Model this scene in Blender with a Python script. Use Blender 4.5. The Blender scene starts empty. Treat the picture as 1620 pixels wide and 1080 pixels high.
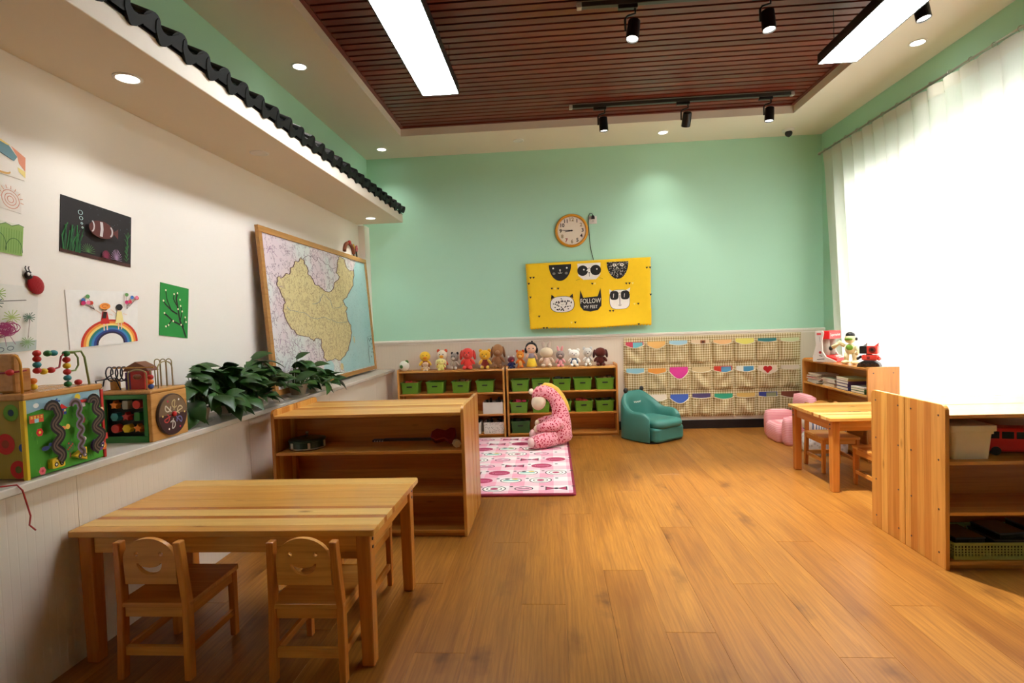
import bpy, bmesh, math, random
from math import pi, sin, cos, radians
from mathutils import Matrix, Vector

random.seed(7)
sc = bpy.context.scene
COL = sc.collection

# ------------------------------------------------------------------ camera
cam_d = bpy.data.cameras.new('camera')
cam = bpy.data.objects.new('camera', cam_d)
COL.objects.link(cam)
cam_d.sensor_width = 36.0
cam_d.lens = 860.0 / 1620.0 * 36.0
cam_d.clip_start = 0.05
_r = Vector((0.99684929, 0.0718538, -0.03359363))      # camera right in the room
_d = Vector((-0.03090233, -0.03824476, -0.99879046))   # camera down
_f = Vector((-0.07305167, 0.99668168, -0.03590381))    # viewing direction
cam.matrix_world = Matrix(((_r.x, -_d.x, -_f.x, 0.0), (_r.y, -_d.y, -_f.y, 0.0),
                           (_r.z, -_d.z, -_f.z, 1.25), (0, 0, 0, 1)))
sc.camera = cam

# ------------------------------------------------------------------ world, daylight, exposure
SKY_STRENGTH = 5.8
LED_STRENGTH = 42.0
SPOT_POWER = 110.0
world = bpy.data.worlds.new('world')
sc.world = world
world.use_nodes = True
bg = world.node_tree.nodes['Background']
bg.inputs[0].default_value = (1.0, 0.985, 0.96, 1)
bg.inputs[1].default_value = SKY_STRENGTH
portal_d = bpy.data.lights.new('window_portal', 'AREA')
portal_d.shape = 'RECTANGLE'
portal_d.size, portal_d.size_y = 2.2, 2.85
portal_d.cycles.is_portal = True
portal = bpy.data.objects.new('window_portal', portal_d)
COL.objects.link(portal)
portal.location = (3.15, 4.175, 1.42)
portal.rotation_euler = (0, radians(90), 0)
sc.view_settings.view_transform = 'Standard'
sc.view_settings.look = 'None'
sc.view_settings.gamma = 1.0
sc.view_settings.use_curve_mapping = False
sc.view_settings.exposure = 0.12
sc.cycles.use_denoising = True
sc.cycles.max_bounces = 10
sc.cycles.diffuse_bounces = 6
sc.cycles.transparent_max_bounces = 12
sc.cycles.sample_clamp_indirect = 6.0
sc.cycles.caustics_reflective = False
sc.cycles.caustics_refractive = False

# ------------------------------------------------------------------ materials
def lin(c):
    c = c / 255.0
    return c / 12.92 if c <= 0.04045 else ((c + 0.055) / 1.055) ** 2.4
def rgb(r, g, b): return (lin(r), lin(g), lin(b), 1.0)

MATS = {}
class NT:
    def __init__(s, name):
        s.m = bpy.data.materials.new(name); s.m.use_nodes = True
        s.n = s.m.node_tree.nodes; s.l = s.m.node_tree.links
        s.b = s.n['Principled BSDF']
        s.tc = None
        MATS[name] = s.m
    def node(s, t, **kw):
        n = s.n.new(t)
        for k, v in kw.items(): setattr(n, k, v)
        return n
    def obj(s):
        if not s.tc: s.tc = s.node('ShaderNodeTexCoord')
        return s.tc.outputs['Object']
    def map(s, src, scale=(1, 1, 1), loc=(0, 0, 0)):
        m = s.node('ShaderNodeMapping'); s.l.new(src, m.inputs[0])
        m.inputs['Scale'].default_value = scale; m.inputs['Location'].default_value = loc
        return m.outputs[0]
    def noise(s, vec, scale, detail=3.0, rough=0.55, dist=0.0):
        n = s.node('ShaderNodeTexNoise'); s.l.new(vec, n.inputs['Vector'])
        n.inputs['Scale'].default_value = scale; n.inputs['Detail'].default_value = detail
        n.inputs['Roughness'].default_value = rough; n.inputs['Distortion'].default_value = dist
        return n.outputs['Fac']
    def ramp(s, fac, stops, interp='LINEAR'):
        r = s.node('ShaderNodeValToRGB'); s.l.new(fac, r.inputs[0])
        e = r.color_ramp.elements
        while len(e) < len(stops): e.new(0.5)
        for el, (p, c) in zip(e, stops): el.position = p; el.color = c
        r.color_ramp.interpolation = interp
        return r.outputs[0]
    def mix(s, fac, a, b, mode='MIX'):
        n = s.node('ShaderNodeMix', data_type='RGBA', blend_type=mode)
        for sock, v in ((n.inputs[0], fac), (n.inputs[6], a), (n.inputs[7], b)):
            if isinstance(v, (int, float, tuple)): sock.default_value = v
            else: s.l.new(v, sock)
        return n.outputs[2]
    def math(s, op, a, b=0.0, c=0.0):
        n = s.node('ShaderNodeMath', operation=op)
        for i, v in enumerate((a, b, c)):
            if isinstance(v, (int, float)): n.inputs[i].default_value = v
            else: s.l.new(v, n.inputs[i])
        return n.outputs[0]
    def sep(s, v):
        n = s.node('ShaderNodeSeparateXYZ'); s.l.new(v, n.inputs[0]); return n.outputs
    def col(s, c):
        if isinstance(c, tuple): s.b.inputs['Base Color'].default_value = c
        else: s.l.new(c, s.b.inputs['Base Color'])
    def bump(s, h, strength=0.2, dist=0.01):
        n = s.node('ShaderNodeBump'); s.l.new(h, n.inputs['Height'])
        n.inputs['Strength'].default_value = strength; n.inputs['Distance'].default_value = dist
        s.l.new(n.outputs[0], s.b.inputs['Normal'])
    def set(s, rough=0.5, metal=0.0, spec=0.5, coat=0.0, sheen=0.0):
        s.b.inputs['Roughness'].default_value = rough; s.b.inputs['Metallic'].default_value = metal
        s.b.inputs['Specular IOR Level'].default_value = spec
        s.b.inputs['Coat Weight'].default_value = coat
        s.b.inputs['Sheen Weight'].default_value = sheen
        return s.m

def plain(name, c, rough=0.5, metal=0.0, var=0.12, scale=6.0, spec=0.5, coat=0.0, bump=0.0):
    """one colour with a slight procedural unevenness"""
    if name in MATS: return MATS[name]
    t = NT(name); C = rgb(*c)
    f = t.noise(t.obj(), scale)
    t.col(t.mix(f, tuple(x * (1 - var) for x in C[:3]) + (1,), tuple(min(1, x * (1 + var)) for x in C[:3]) + (1,)))
    if bump: t.bump(t.noise(t.obj(), scale * 20), bump)
    return t.set(rough, metal, spec, coat)

def fabric(name, c, scale=220.0, bump=0.25, rough=0.9, var=0.15):
    if name in MATS: return MATS[name]
    t = NT(name); C = rgb(*c)
    f = t.noise(t.obj(), 25.0, 4)
    t.col(t.mix(f, tuple(x * (1 - var) for x in C[:3]) + (1,), tuple(min(1, x * (1 + var)) for x in C[:3]) + (1,)))
    t.bump(t.noise(t.obj(), scale, 2), bump, 0.004)
    return t.set(rough, 0, 0.2, 0, 0.25)

def pine(name, grain='x', strip='y', width=0.07, light=(214, 160, 92), dark=(172, 110, 50), rough=0.27, single=False, knots=0.6):
    """glued pine board: strips across one axis, grain along the other"""
    if name in MATS: return MATS[name]
    t = NT(name)
    o = t.sep(t.obj()); ax = {'x': 0, 'y': 1, 'z': 2}
    info = t.node('ShaderNodeObjectInfo')
    sid = t.math('FLOOR', t.math('DIVIDE', o[ax[strip]], width))
    w = t.node('ShaderNodeTexWhiteNoise', noise_dimensions='2D')
    cv = t.node('ShaderNodeCombineXYZ')
    t.l.new(sid, cv.inputs[0]); t.l.new(info.outputs['Random'], cv.inputs[1]); t.l.new(cv.outputs[0], w.inputs['Vector'])
    tone = info.outputs['Random'] if single else w.outputs['Value']
    sc_ = [45.0, 45.0, 45.0]; sc_[ax[grain]] = 2.2
    off = t.node('ShaderNodeVectorMath', operation='ADD')
    sv = t.node('ShaderNodeCombineXYZ'); t.l.new(t.math('MULTIPLY', tone, 37.0), sv.inputs[ax[grain]])
    t.l.new(t.obj(), off.inputs[0]); t.l.new(sv.outputs[0], off.inputs[1])
    g = t.noise(t.map(off.outputs[0], tuple(sc_)), 1.0, 4, 0.6, 0.6)
    L, D = rgb(*light), rgb(*dark)
    c1 = t.mix(tone if single else t.math('MULTIPLY', tone, 0.85), L, D)
    c2 = t.mix(t.ramp(g, [(0.42, (0, 0, 0, 1)), (0.72, (1, 1, 1, 1))]), c1, tuple(x * 0.62 for x in D[:3]) + (1,))
    m = t.mix(0.45, c1, c2)
    kn = t.node('ShaderNodeTexVoronoi'); ks = [7.0, 7.0, 7.0]; ks[ax[grain]] = 2.6
    t.l.new(t.map(off.outputs[0], tuple(ks)), kn.inputs['Vector']); kn.inputs['Scale'].default_value = 1.0
    kf = t.ramp(kn.outputs['Distance'], [(0.03, (1, 1, 1, 1)), (0.10, (0, 0, 0, 1))])
    t.col(t.mix(t.math('MULTIPLY', kf, knots), m, rgb(96, 48, 18)))
    t.bump(g, 0.05, 0.003)
    return t.set(rough, 0, 0.5, 0.15)

def floor_mat():
    t = NT('oak_laminate'); info = t.node('ShaderNodeObjectInfo')
    off = t.node('ShaderNodeVectorMath', operation='ADD')
    cv = t.node('ShaderNodeCombineXYZ')
    t.l.new(t.math('MULTIPLY', info.outputs['Random'], 53.0), cv.inputs[0])
    t.l.new(t.math('MULTIPLY', info.outputs['Random'], 91.0), cv.inputs[1])
    t.l.new(t.obj(), off.inputs[0]); t.l.new(cv.outputs[0], off.inputs[1])
    v = off.outputs[0]
    warp = t.noise(t.map(v, (5, 1.3, 5)), 1.0, 2)
    # cathedral figure: distorted bands along the board
    wv = t.node('ShaderNodeTexWave', wave_type='BANDS', bands_direction='X', wave_profile='SIN')
    t.l.new(t.map(v, (1, 0.13, 1)), wv.inputs['Vector'])
    wv.inputs['Scale'].default_value = 14.0; wv.inputs['Distortion'].default_value = 9.0; wv.inputs['Detail'].default_value = 2.0
    wv.inputs['Detail Scale'].default_value = 1.6; wv.inputs['Detail Roughness'].default_value = 0.5
    ring = wv.outputs['Fac']
    fine = t.noise(t.map(v, (120, 3.5, 1)), 1.0, 4, 0.65)
    streak = t.noise(t.map(v, (26, 0.8, 1)), 1.0, 3, 0.6)
    base = t.ramp(info.outputs['Random'], [(0.0, rgb(154, 100, 36)), (0.35, rgb(162, 108, 41)), (0.7, rgb(171, 117, 48)), (1.0, rgb(156, 102, 38))])
    c = t.mix(t.math('MULTIPLY', t.ramp(ring, [(0.55, (0, 0, 0, 1)), (0.95, (1, 1, 1, 1))]), 0.22), base, rgb(104, 56, 16))
    c = t.mix(t.math('MULTIPLY', t.ramp(streak, [(0.45, (0, 0, 0, 1)), (0.72, (1, 1, 1, 1))]), 0.5), c, rgb(106, 56, 15))
    c = t.mix(t.math('MULTIPLY', t.ramp(fine, [(0.40, (0, 0, 0, 1)), (0.70, (1, 1, 1, 1))]), 0.42), c, rgb(102, 56, 17))
    c = t.mix(t.math('MULTIPLY', t.ramp(warp, [(0.5, (0, 0, 0, 1)), (0.75, (1, 1, 1, 1))]), 0.55), c, rgb(98, 50, 14))
    kn = t.node('ShaderNodeTexVoronoi'); nz = t.node('ShaderNodeTexNoise'); t.l.new(v, nz.inputs['Vector']); nz.inputs['Scale'].default_value = 11.0; nz.inputs['Detail'].default_value = 3.0
    wr = t.node('ShaderNodeVectorMath', operation='MULTIPLY_ADD'); t.l.new(nz.outputs['Color'], wr.inputs[0]); wr.inputs[1].default_value = (0.12, 0.22, 0); t.l.new(v, wr.inputs[2])
    t.l.new(t.map(wr.outputs[0], (4.8, 2.0, 1)), kn.inputs['Vector']); kn.inputs['Scale'].default_value = 1.0
    kf = t.ramp(kn.outputs['Distance'], [(0.02, (1, 1, 1, 1)), (0.13, (0.45, 0.45, 0.45, 1)), (0.27, (0, 0, 0, 1))])
    t.col(t.mix(t.math('MULTIPLY', kf, 0.8), c, rgb(70, 28, 6)))
    t.l.new(t.math('ADD', t.math('MULTIPLY', fine, 0.16), 0.26), t.b.inputs['Roughness'])
    t.b.inputs['Specular IOR Level'].default_value = 0.5
    t.bump(fine, 0.06, 0.002)
    return t.m

def bead_mat(name, c, axis, pitch=0.032):
    """painted bead board: narrow vertical grooves as fine relief"""
    t = NT(name); C = rgb(*c)
    o = t.sep(t.obj())[axis]
    fr = t.math('ABSOLUTE', t.math('SUBTRACT', t.math('FRACT', t.math('DIVIDE', o, pitch)), 0.5))
    g = t.ramp(fr, [(0.0, (0, 0, 0, 1)), (0.10, (1, 1, 1, 1))])
    f = t.noise(t.obj(), 3.0)
    cc = t.mix(f, tuple(x * 0.93 for x in C[:3]) + (1,), C)
    t.col(t.mix(t.math('MULTIPLY', t.math('SUBTRACT', 1.0, g), 0.08), cc, tuple(x * 0.6 for x in C[:3]) + (1,)))
    t.bump(g, 0.18, 0.003)
    return t.set(0.5)

def gingham_mat(name, base, check, pitch, ax0, ax1, extra=None):
    t = NT(name); o = t.sep(t.obj())
    def stripe(a): 
        f = t.math('FRACT', t.math('DIVIDE', a, pitch))
        return t.math('GREATER_THAN', f, 0.5)
    s = t.math('MULTIPLY', t.math('ADD', stripe(o[ax0]), stripe(o[ax1])), 0.5)
    wv = t.noise(t.obj(), 14.0)
    b = t.mix(wv, tuple(x * 0.9 for x in rgb(*base)[:3]) + (1,), rgb(*base))
    t.col(t.mix(s, b, rgb(*check)))
    t.bump(t.noise(t.obj(), 260.0, 2), 0.2, 0.003)
    return t.set(0.9, 0, 0.2)

def spots_mat(name, base, spot, scale, size=0.36):
    t = NT(name)
    v = t.node('ShaderNodeTexVoronoi'); t.l.new(t.obj(), v.inputs['Vector']); v.inputs['Scale'].default_value = scale
    f = t.ramp(v.outputs['Distance'], [(size - 0.04, (1, 1, 1, 1)), (size, (0, 0, 0, 1))])
    t.col(t.mix(f, rgb(*base), rgb(*spot)))
    t.bump(t.noise(t.obj(), 200, 2), 0.2, 0.004)
    return t.set(0.9, 0, 0.2, 0, 0.3)

def stripes_mat(name, a, b, axis, pitch):
    t = NT(name); o = t.sep(t.obj())[axis]
    s = t.math('GREATER_THAN', t.math('FRACT', t.math('DIVIDE', o, pitch)), 0.55)
    t.col(t.mix(s, rgb(*a), rgb(*b))); t.bump(t.noise(t.obj(), 200, 2), 0.2, 0.004)
    return t.set(0.9, 0, 0.2)

def emit_mat(name, c, strength):
    t = NT(name)
    f = t.noise(t.obj(), 2.0)
    t.col(rgb(*c))
    t.b.inputs['Emission Color'].default_value = rgb(*c)
    t.l.new(t.math('MULTIPLY_ADD', f, 0.06 * strength, strength * 0.97), t.b.inputs['Emission Strength'])
    return t.m

def clear_mat(name, c, alpha_mix=0.75, rough=0.05):
    t = NT(name)
    tr = t.node('ShaderNodeBsdfTransparent'); tr.inputs[0].default_value = rgb(*c)
    mx = t.node('ShaderNodeMixShader'); out = t.n['Material Output']
    fr = t.noise(t.obj(), 3.0)
    t.col(rgb(*c)); t.set(rough)
    t.l.new(t.math('MULTIPLY_ADD', fr, 0.02, alpha_mix), mx.inputs[0])
    t.l.new(t.b.outputs[0], mx.inputs[1]); t.l.new(tr.outputs[0], mx.inputs[2]); t.l.new(mx.outputs[0], out.inputs[0])
    return t.m

def sheer_mat(name, c, transp):
    t = NT(name)
    tl = t.node('ShaderNodeBsdfTranslucent'); df = t.node('ShaderNodeBsdfDiffuse'); tr = t.node('ShaderNodeBsdfTransparent')
    w = t.noise(t.map(t.obj(), (1, 60, 3)), 4.0, 3)
    cc = t.mix(w, tuple(x * 0.93 for x in rgb(*c)[:3]) + (1,), rgb(*c))
    t.l.new(cc, tl.inputs[0]); t.l.new(cc, df.inputs[0])
    m1 = t.node('ShaderNodeMixShader'); m1.inputs[0].default_value = 0.45
    t.l.new(tl.outputs[0], m1.inputs[1]); t.l.new(df.outputs[0], m1.inputs[2])
    m2 = t.node('ShaderNodeMixShader'); m2.inputs[0].default_value = transp
    t.l.new(m1.outputs[0], m2.inputs[1]); t.l.new(tr.outputs[0], m2.inputs[2])
    t.l.new(m2.outputs[0], t.n['Material Output'].inputs[0])
    return t.m

wall_white = plain('warm_white_paint', (238, 233, 224), 0.6, var=0.03, scale=2)
ceil_white = plain('ceiling_paint', (234, 226, 210), 0.65, var=0.03, scale=2)
mint = plain('mint_paint', (176, 225, 199), 0.6, var=0.03, scale=1.5)
bead_back = bead_mat('bead_board_back', (226, 212, 192), 0)
bead_side = bead_mat('bead_board_side', (232, 222, 205), 1)
rail_white = plain('rail_paint', (236, 228, 216), 0.45, var=0.03)
black_base = plain('black_skirting', (18, 16, 18), 0.35)
slat_wood = pine('slat_wood', 'x', 'y', 0.5, (122, 44, 22), (96, 32, 16), 0.42, single=True, knots=0.0)
slat_back = plain('slat_backing', (38, 15, 10), 0.7)
oak = floor_mat()
ledge_stone = plain('ledge_stone', (214, 208, 196), 0.25, var=0.10, scale=9)
tile_black = plain('black_glazed_tile', (4, 4, 5), 0.55, var=0.3, scale=12, spec=0.25)
LIGHTP, DARKP = (228, 172, 88), (186, 114, 44)
pine_x = pine('pine_grain_x_strip_y', 'x', 'y', 0.072, LIGHTP, DARKP)
pine_single = pine('pine_single_plank', 'x', 'y', 5.0, (230, 182, 100), (178, 104, 36), rough=0.26, single=True)
pine_zy = pine('pine_grain_z_strip_y', 'z', 'y', 0.052, LIGHTP, DARKP)
pine_zx = pine('pine_grain_z_strip_x', 'z', 'x', 0.06, LIGHTP, DARKP)
pine_xz = pine('pine_grain_x_strip_z', 'x', 'z', 0.075, LIGHTP, DARKP)
pine_xb = pine('pine_back_board', 'x', 'z', 0.11, (212, 146, 66), (182, 108, 40))
pine_leg = pine('pine_leg', 'z', 'x', 0.5, (212, 140, 60), (176, 98, 34))
pine_y = pine('pine_grain_y', 'y', 'z', 0.5, (218, 150, 66), (182, 104, 36))
black_metal = plain('black_metal', (14, 14, 15), 0.4, 0.3)
dark_metal = plain('grey_track_metal', (70, 68, 64), 0.4, 0.6)
steel = plain('brushed_steel', (190, 186, 178), 0.3, 0.9)
white_plastic = plain('white_plastic', (232, 230, 224), 0.4, var=0.03)
black_plastic = plain('black_plastic', (16, 15, 16), 0.4)
grey_plastic = plain('grey_plastic', (170, 168, 162), 0.4)
red_plastic = plain('red_plastic', (206, 26, 24), 0.35)
led_white = emit_mat('led_diffuser', (250, 252, 255), LED_STRENGTH)
lens_white = emit_mat('lamp_lens', (255, 250, 238), 14.0)
clear = clear_mat('window_glass', (250, 252, 252), 0.92)
tube_clear = clear_mat('clear_plastic', (225, 222, 214), 0.6, 0.15)
sheer = sheer_mat('sheer_curtain', (246, 243, 236), 0.10)
sheer2 = sheer_mat('sheer_curtain_double', (236, 232, 222), 0.02)
def flat(c, rough=0.75):
    return plain('print_%02x%02x%02x' % c, c, rough, var=0.06, scale=30)

# ------------------------------------------------------------------ mesh helpers
class MB:
    def __init__(s): s.v = []; s.f = []; s.fm = []; s.mi = 0; s.M = Matrix()
    def add(s, vs, fs):
        o = len(s.v); s.v += [tuple(s.M @ Vector(p)) for p in vs]
        s.f += [tuple(i + o for i in f) for f in fs]; s.fm += [s.mi] * len(fs); return s
    def box(s, x0, x1, y0, y1, z0, z1):
        return s.add([(x0,y0,z0),(x1,y0,z0),(x1,y1,z0),(x0,y1,z0),(x0,y0,z1),(x1,y0,z1),(x1,y1,z1),(x0,y1,z1)],
                     [(0,3,2,1),(4,5,6,7),(0,1,5,4),(1,2,6,5),(2,3,7,6),(3,0,4,7)])
    def taper(s, x0, x1, y0, y1, z0, z1, k):
        """box whose bottom is k times the top"""
        cx, cy = (x0+x1)/2, (y0+y1)/2; hx, hy = (x1-x0)/2, (y1-y0)/2
        b = [(cx-hx*k,cy-hy*k,z0),(cx+hx*k,cy-hy*k,z0),(cx+hx*k,cy+hy*k,z0),(cx-hx*k,cy+hy*k,z0)]
        t = [(cx-hx,cy-hy,z1),(cx+hx,cy-hy,z1),(cx+hx,cy+hy,z1),(cx-hx,cy+hy,z1)]
        return s.add(b+t, [(0,3,2,1),(4,5,6,7),(0,1,5,4),(1,2,6,5),(2,3,7,6),(3,0,4,7)])
    def prism(s, pts, axis, a, b):
        """polygon (2-D) extruded along an axis from a to b"""
        def p3(p, w):
            return {'x': (w, p[0], p[1]), 'y': (p[0], w, p[1]), 'z': (p[0], p[1], w)}[axis]
        n = len(pts); vs = [p3(p, a) for p in pts] + [p3(p, b) for p in pts]
        fs = [tuple(range(n)), tuple(range(2*n-1, n-1, -1))]
        fs += [(i, i+n, (i+1) % n+n, (i+1) % n) for i in range(n)]
        return s.add(vs, fs)
    def tube(s, pts, r, n=8, closed=False, caps=True):
        pts = [Vector(p) for p in pts]; m = len(pts)
        rs = r if isinstance(r, (list, tuple)) else [r]*m
        vs = []; up = None
        for i, p in enumerate(pts):
            a = pts[(i-1) % m] if (i or closed) else p
            b = pts[(i+1) % m] if (i < m-1 or closed) else p
            t = (b-a).normalized()
            if up is None:
                up = t.orthogonal().normalized()
            up = (up - t*up.dot(t)); up = up.normalized() if up.length > 1e-6 else t.orthogonal().normalized()
            w = t.cross(up)
            vs += [p + (up*cos(2*pi*k/n) + w*sin(2*pi*k/n))*rs[i] for k in range(n)]
        fs = []
        for i in range(m if closed else m-1):
            j = (i+1) % m
            fs += [(i*n+k, i*n+(k+1) % n, j*n+(k+1) % n, j*n+k) for k in range(n)]
        if caps and not closed:
            fs += [tuple(range(n-1, -1, -1)), tuple((m-1)*n+k for k in range(n))]
        return s.add(vs, fs)
    def ell(s, c, r, rot=None, seg=14, rings=9):
        if isinstance(r, (int, float)): r = (r, r, r)
        R = rot.to_matrix() if rot is not None else Matrix.Identity(3)
        c = Vector(c); vs = []; fs = []
        for i in range(1, rings):
            a = pi*i/rings
            for k in range(seg):
                b = 2*pi*k/seg
                vs.append(c + R @ Vector((r[0]*sin(a)*cos(b), r[1]*sin(a)*sin(b), r[2]*cos(a))))
        vs += [c + R @ Vector((0,0,r[2])), c + R @ Vector((0,0,-r[2]))]
        T, B = len(vs)-2, len(vs)-1
        for i in range(rings-2):
            fs += [(i*seg+k, (i+1)*seg+k, (i+1)*seg+(k+1) % seg, i*seg+(k+1) % seg) for k in range(seg)]
        fs += [(T, k, (k+1) % seg) for k in range(seg)]
        o = (rings-2)*seg
        fs += [(B, o+(k+1) % seg, o+k) for k in range(seg)]
        return s.add(vs, fs)
    def lathe(s, prof, c=(0,0,0), seg=24, cap=True):
        vs = []; fs = []; m = len(prof)
        for r, z in prof:
            vs += [(c[0]+r*cos(2*pi*k/seg), c[1]+r*sin(2*pi*k/seg), c[2]+z) for k in range(seg)]
        for i in range(m-1):
            fs += [(i*seg+k, i*seg+(k+1) % seg, (i+1)*seg+(k+1) % seg, (i+1)*seg+k) for k in range(seg)]
        if cap: fs += [tuple(range(seg-1, -1, -1)), tuple((m-1)*seg+k for k in range(seg))]
        return s.add(vs, fs)
    def grid(s, fn, nu, nv):
        vs = [fn(i/nu, j/nv) for j in range(nv+1) for i in range(nu+1)]
        fs = [(j*(nu+1)+i, j*(nu+1)+i+1, (j+1)*(nu+1)+i+1, (j+1)*(nu+1)+i) for j in range(nv) for i in range(nu)]
        return s.add(vs, fs)
    def mesh(s, name, mats):
        me = bpy.data.meshes.new(name)
        me.from_pydata(s.v, [], s.f)
        for m in (mats if isinstance(mats, (list, tuple)) else [mats]): me.materials.append(m)
        me.polygons.foreach_set('material_index', s.fm)
        me.update(); return me
    def build(s, name, mats, parent=None, smooth=False, bevel=0.0, fix=True, loc=None):
        me = s.mesh(name, mats)
        if fix:
            bm = bmesh.new(); bm.from_mesh(me); bmesh.ops.recalc_face_normals(bm, faces=bm.faces); bm.to_mesh(me); bm.free()
        if smooth: me.polygons.foreach_set('use_smooth', [True]*len(me.polygons))
        return link(name, me, parent, bevel, loc)

def link(name, me, parent=None, bevel=0.0, loc=None):
    o = bpy.data.objects.new(name, me); COL.objects.link(o)
    if parent: o.parent = parent
    if loc is not None: o.location = loc
    if bevel:
        b = o.modifiers.new('bevel', 'BEVEL'); b.width = bevel; b.segments = 2; b.limit_method = 'ANGLE'
    return o
def tag(o, label, cat, group=None, kind=None):
    o['label'] = label; o['category'] = cat
    if group: o['group'] = group
    if kind: o['kind'] = kind
    return o
def thing(name, label, cat, loc=(0,0,0), rz=0.0, group=None):
    o = bpy.data.objects.new(name, None); COL.objects.link(o)
    o.empty_display_size = 0.05
    o.location = loc; o.rotation_euler = (0, 0, rz)
    return tag(o, label, cat, group)
def struct(o, label=None):
    o['kind'] = 'structure'
    if label: o['label'] = label
    return o
def copy_tree(o, parent=None):
    c = o.copy(); COL.objects.link(c); c.parent = parent
    for ch in o.children: copy_tree(ch, c)
    return c
def box(name, b, mat, parent=None, bevel=0.0):
    return MB().box(*b).build(name, mat, parent, bevel=bevel)
def ordinal(i): return ['first','second','third','fourth','fifth','sixth','seventh','eighth','ninth','tenth','eleventh','twelfth'][i]
def rounded(x0, x1, y0, y1, r, n=5, corners=(1,1,1,1)):
    """rounded rectangle, corners in order bl, br, tr, tl"""
    pts = []
    for (cx, cy, a0), on, (sx, sy) in zip(((x0+r,y0+r,pi),(x1-r,y0+r,1.5*pi),(x1-r,y1-r,0),(x0+r,y1-r,.5*pi)), corners, ((x0,y0),(x1,y0),(x1,y1),(x0,y1))):
        if on: pts += [(cx+r*cos(a0+.5*pi*k/n), cy+r*sin(a0+.5*pi*k/n)) for k in range(n+1)]
        else: pts.append((sx, sy))
    return pts
def text_polys(txt, size, bold=0.0):
    """flat letter shapes, centred, as (verts, faces)"""
    cu = bpy.data.curves.new('lettering', 'FONT'); cu.body = txt; cu.size = size
    cu.align_x = 'CENTER'; cu.align_y = 'CENTER'; cu.resolution_u = 2; cu.offset = size*bold
    o = bpy.data.objects.new('lettering', cu); COL.objects.link(o)
    dg = bpy.context.evaluated_depsgraph_get(); me = bpy.data.meshes.new_from_object(o.evaluated_get(dg))
    vs = [(v.co.x, v.co.y) for v in me.vertices]; fs = [tuple(p.vertices) for p in me.polygons]
    bpy.data.objects.remove(o); bpy.data.curves.remove(cu); bpy.data.meshes.remove(me)
    return vs, fs
def holed(name, outline, holes, depth, mat, parent):
    """plate in the local x-z plane with cut-outs, thickness along y"""
    cu = bpy.data.curves.new(name, 'CURVE'); cu.dimensions = '2D'; cu.fill_mode = 'BOTH'; cu.extrude = depth/2
    for loop in [outline] + holes:
        sp = cu.splines.new('POLY'); sp.points.add(len(loop)-1); sp.use_cyclic_u = True
        for p, q in zip(sp.points, loop): p.co = (q[0], q[1], 0, 1)
    o = bpy.data.objects.new(name, cu); COL.objects.link(o)
    dg = bpy.context.evaluated_depsgraph_get(); me = bpy.data.meshes.new_from_object(o.evaluated_get(dg))
    bpy.data.objects.remove(o); bpy.data.curves.remove(cu)
    me.transform(Matrix.Rotation(pi/2, 4, 'X')); me.materials.clear(); me.materials.append(mat); me.name = name
    return link(name, me, parent)

class Print:
    """flat print: coloured shapes on a surface given by fn(s, t, lift) -> point"""
    def __init__(s, fn, step=0.0004): s.fn = fn; s.mb = MB(); s.mats = []; s.k = 0; s.step = step
    def _m(s, c):
        m = flat(c) if isinstance(c, tuple) else c
        if m not in s.mats: s.mats.append(m)
        s.mb.mi = s.mats.index(m); s.k += 1
    def poly(s, pts, c):
        s._m(c); s.mb.add([s.fn(p[0], p[1], s.k*s.step) for p in pts], [tuple(range(len(pts)))]); return s
    def ell(s, x, y, rx, ry, c, n=20, a0=0.0, a1=2*pi):
        e = n if a1-a0 > 6.2 else n+1
        return s.poly([(x+rx*cos(a0+(a1-a0)*i/n), y+ry*sin(a0+(a1-a0)*i/n)) for i in range(e)], c)
    def rect(s, x0, x1, y0, y1, c): return s.poly([(x0,y0),(x1,y0),(x1,y1),(x0,y1)], c)
    def line(s, pts, w, c, ax=1.0):
        s._m(c); L = []; R = []
        for i, p in enumerate(pts):
            a = pts[max(0, i-1)]; b = pts[min(len(pts)-1, i+1)]
            dx, dy = b[0]-a[0], (b[1]-a[1])*ax; l = math.hypot(dx, dy) or 1
            nx, ny = -dy/l*w/2, dx/l*w/2/ax
            L.append((p[0]+nx, p[1]+ny)); R.append((p[0]-nx, p[1]-ny))
        n = len(pts)
        s.mb.add([s.fn(q[0], q[1], s.k*s.step) for q in L+R], [(i, i+1, n+i+1, n+i) for i in range(n-1)]); return s
    def arc(s, x, y, rx, ry, a0, a1, w, c, n=18):
        return s.line([(x+rx*cos(a0+(a1-a0)*i/n), y+ry*sin(a0+(a1-a0)*i/n)) for i in range(n+1)], w, c)
    def text(s, txt, x, y, size, c, sy=1.0, bold=0.0):
        vs, fs = text_polys(txt, size, bold); s._m(c)
        s.mb.add([s.fn(x+a, y+b*sy, s.k*s.step) for a, b in vs], fs); return s
    def build(s, name, parent): return s.mb.build(name, s.mats, parent, fix=False)

# ------------------------------------------------------------------ the room
XL, XU, XR, YB, YF, ZC = -2.12, -2.05, 2.96, 6.15, -1.6, 3.155
TX0, TX1, TY1, TZ = -1.455, 2.375, 5.465, 3.235
SZ, SX, SEND = 2.385, -1.60, 5.95       # soffit: underside, front, end

floor = struct(box('floor', (-2.3, 3.1, YF, 6.3, -0.12, -0.012), plain('sub_floor', (60, 34, 16), 0.8)))
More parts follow.
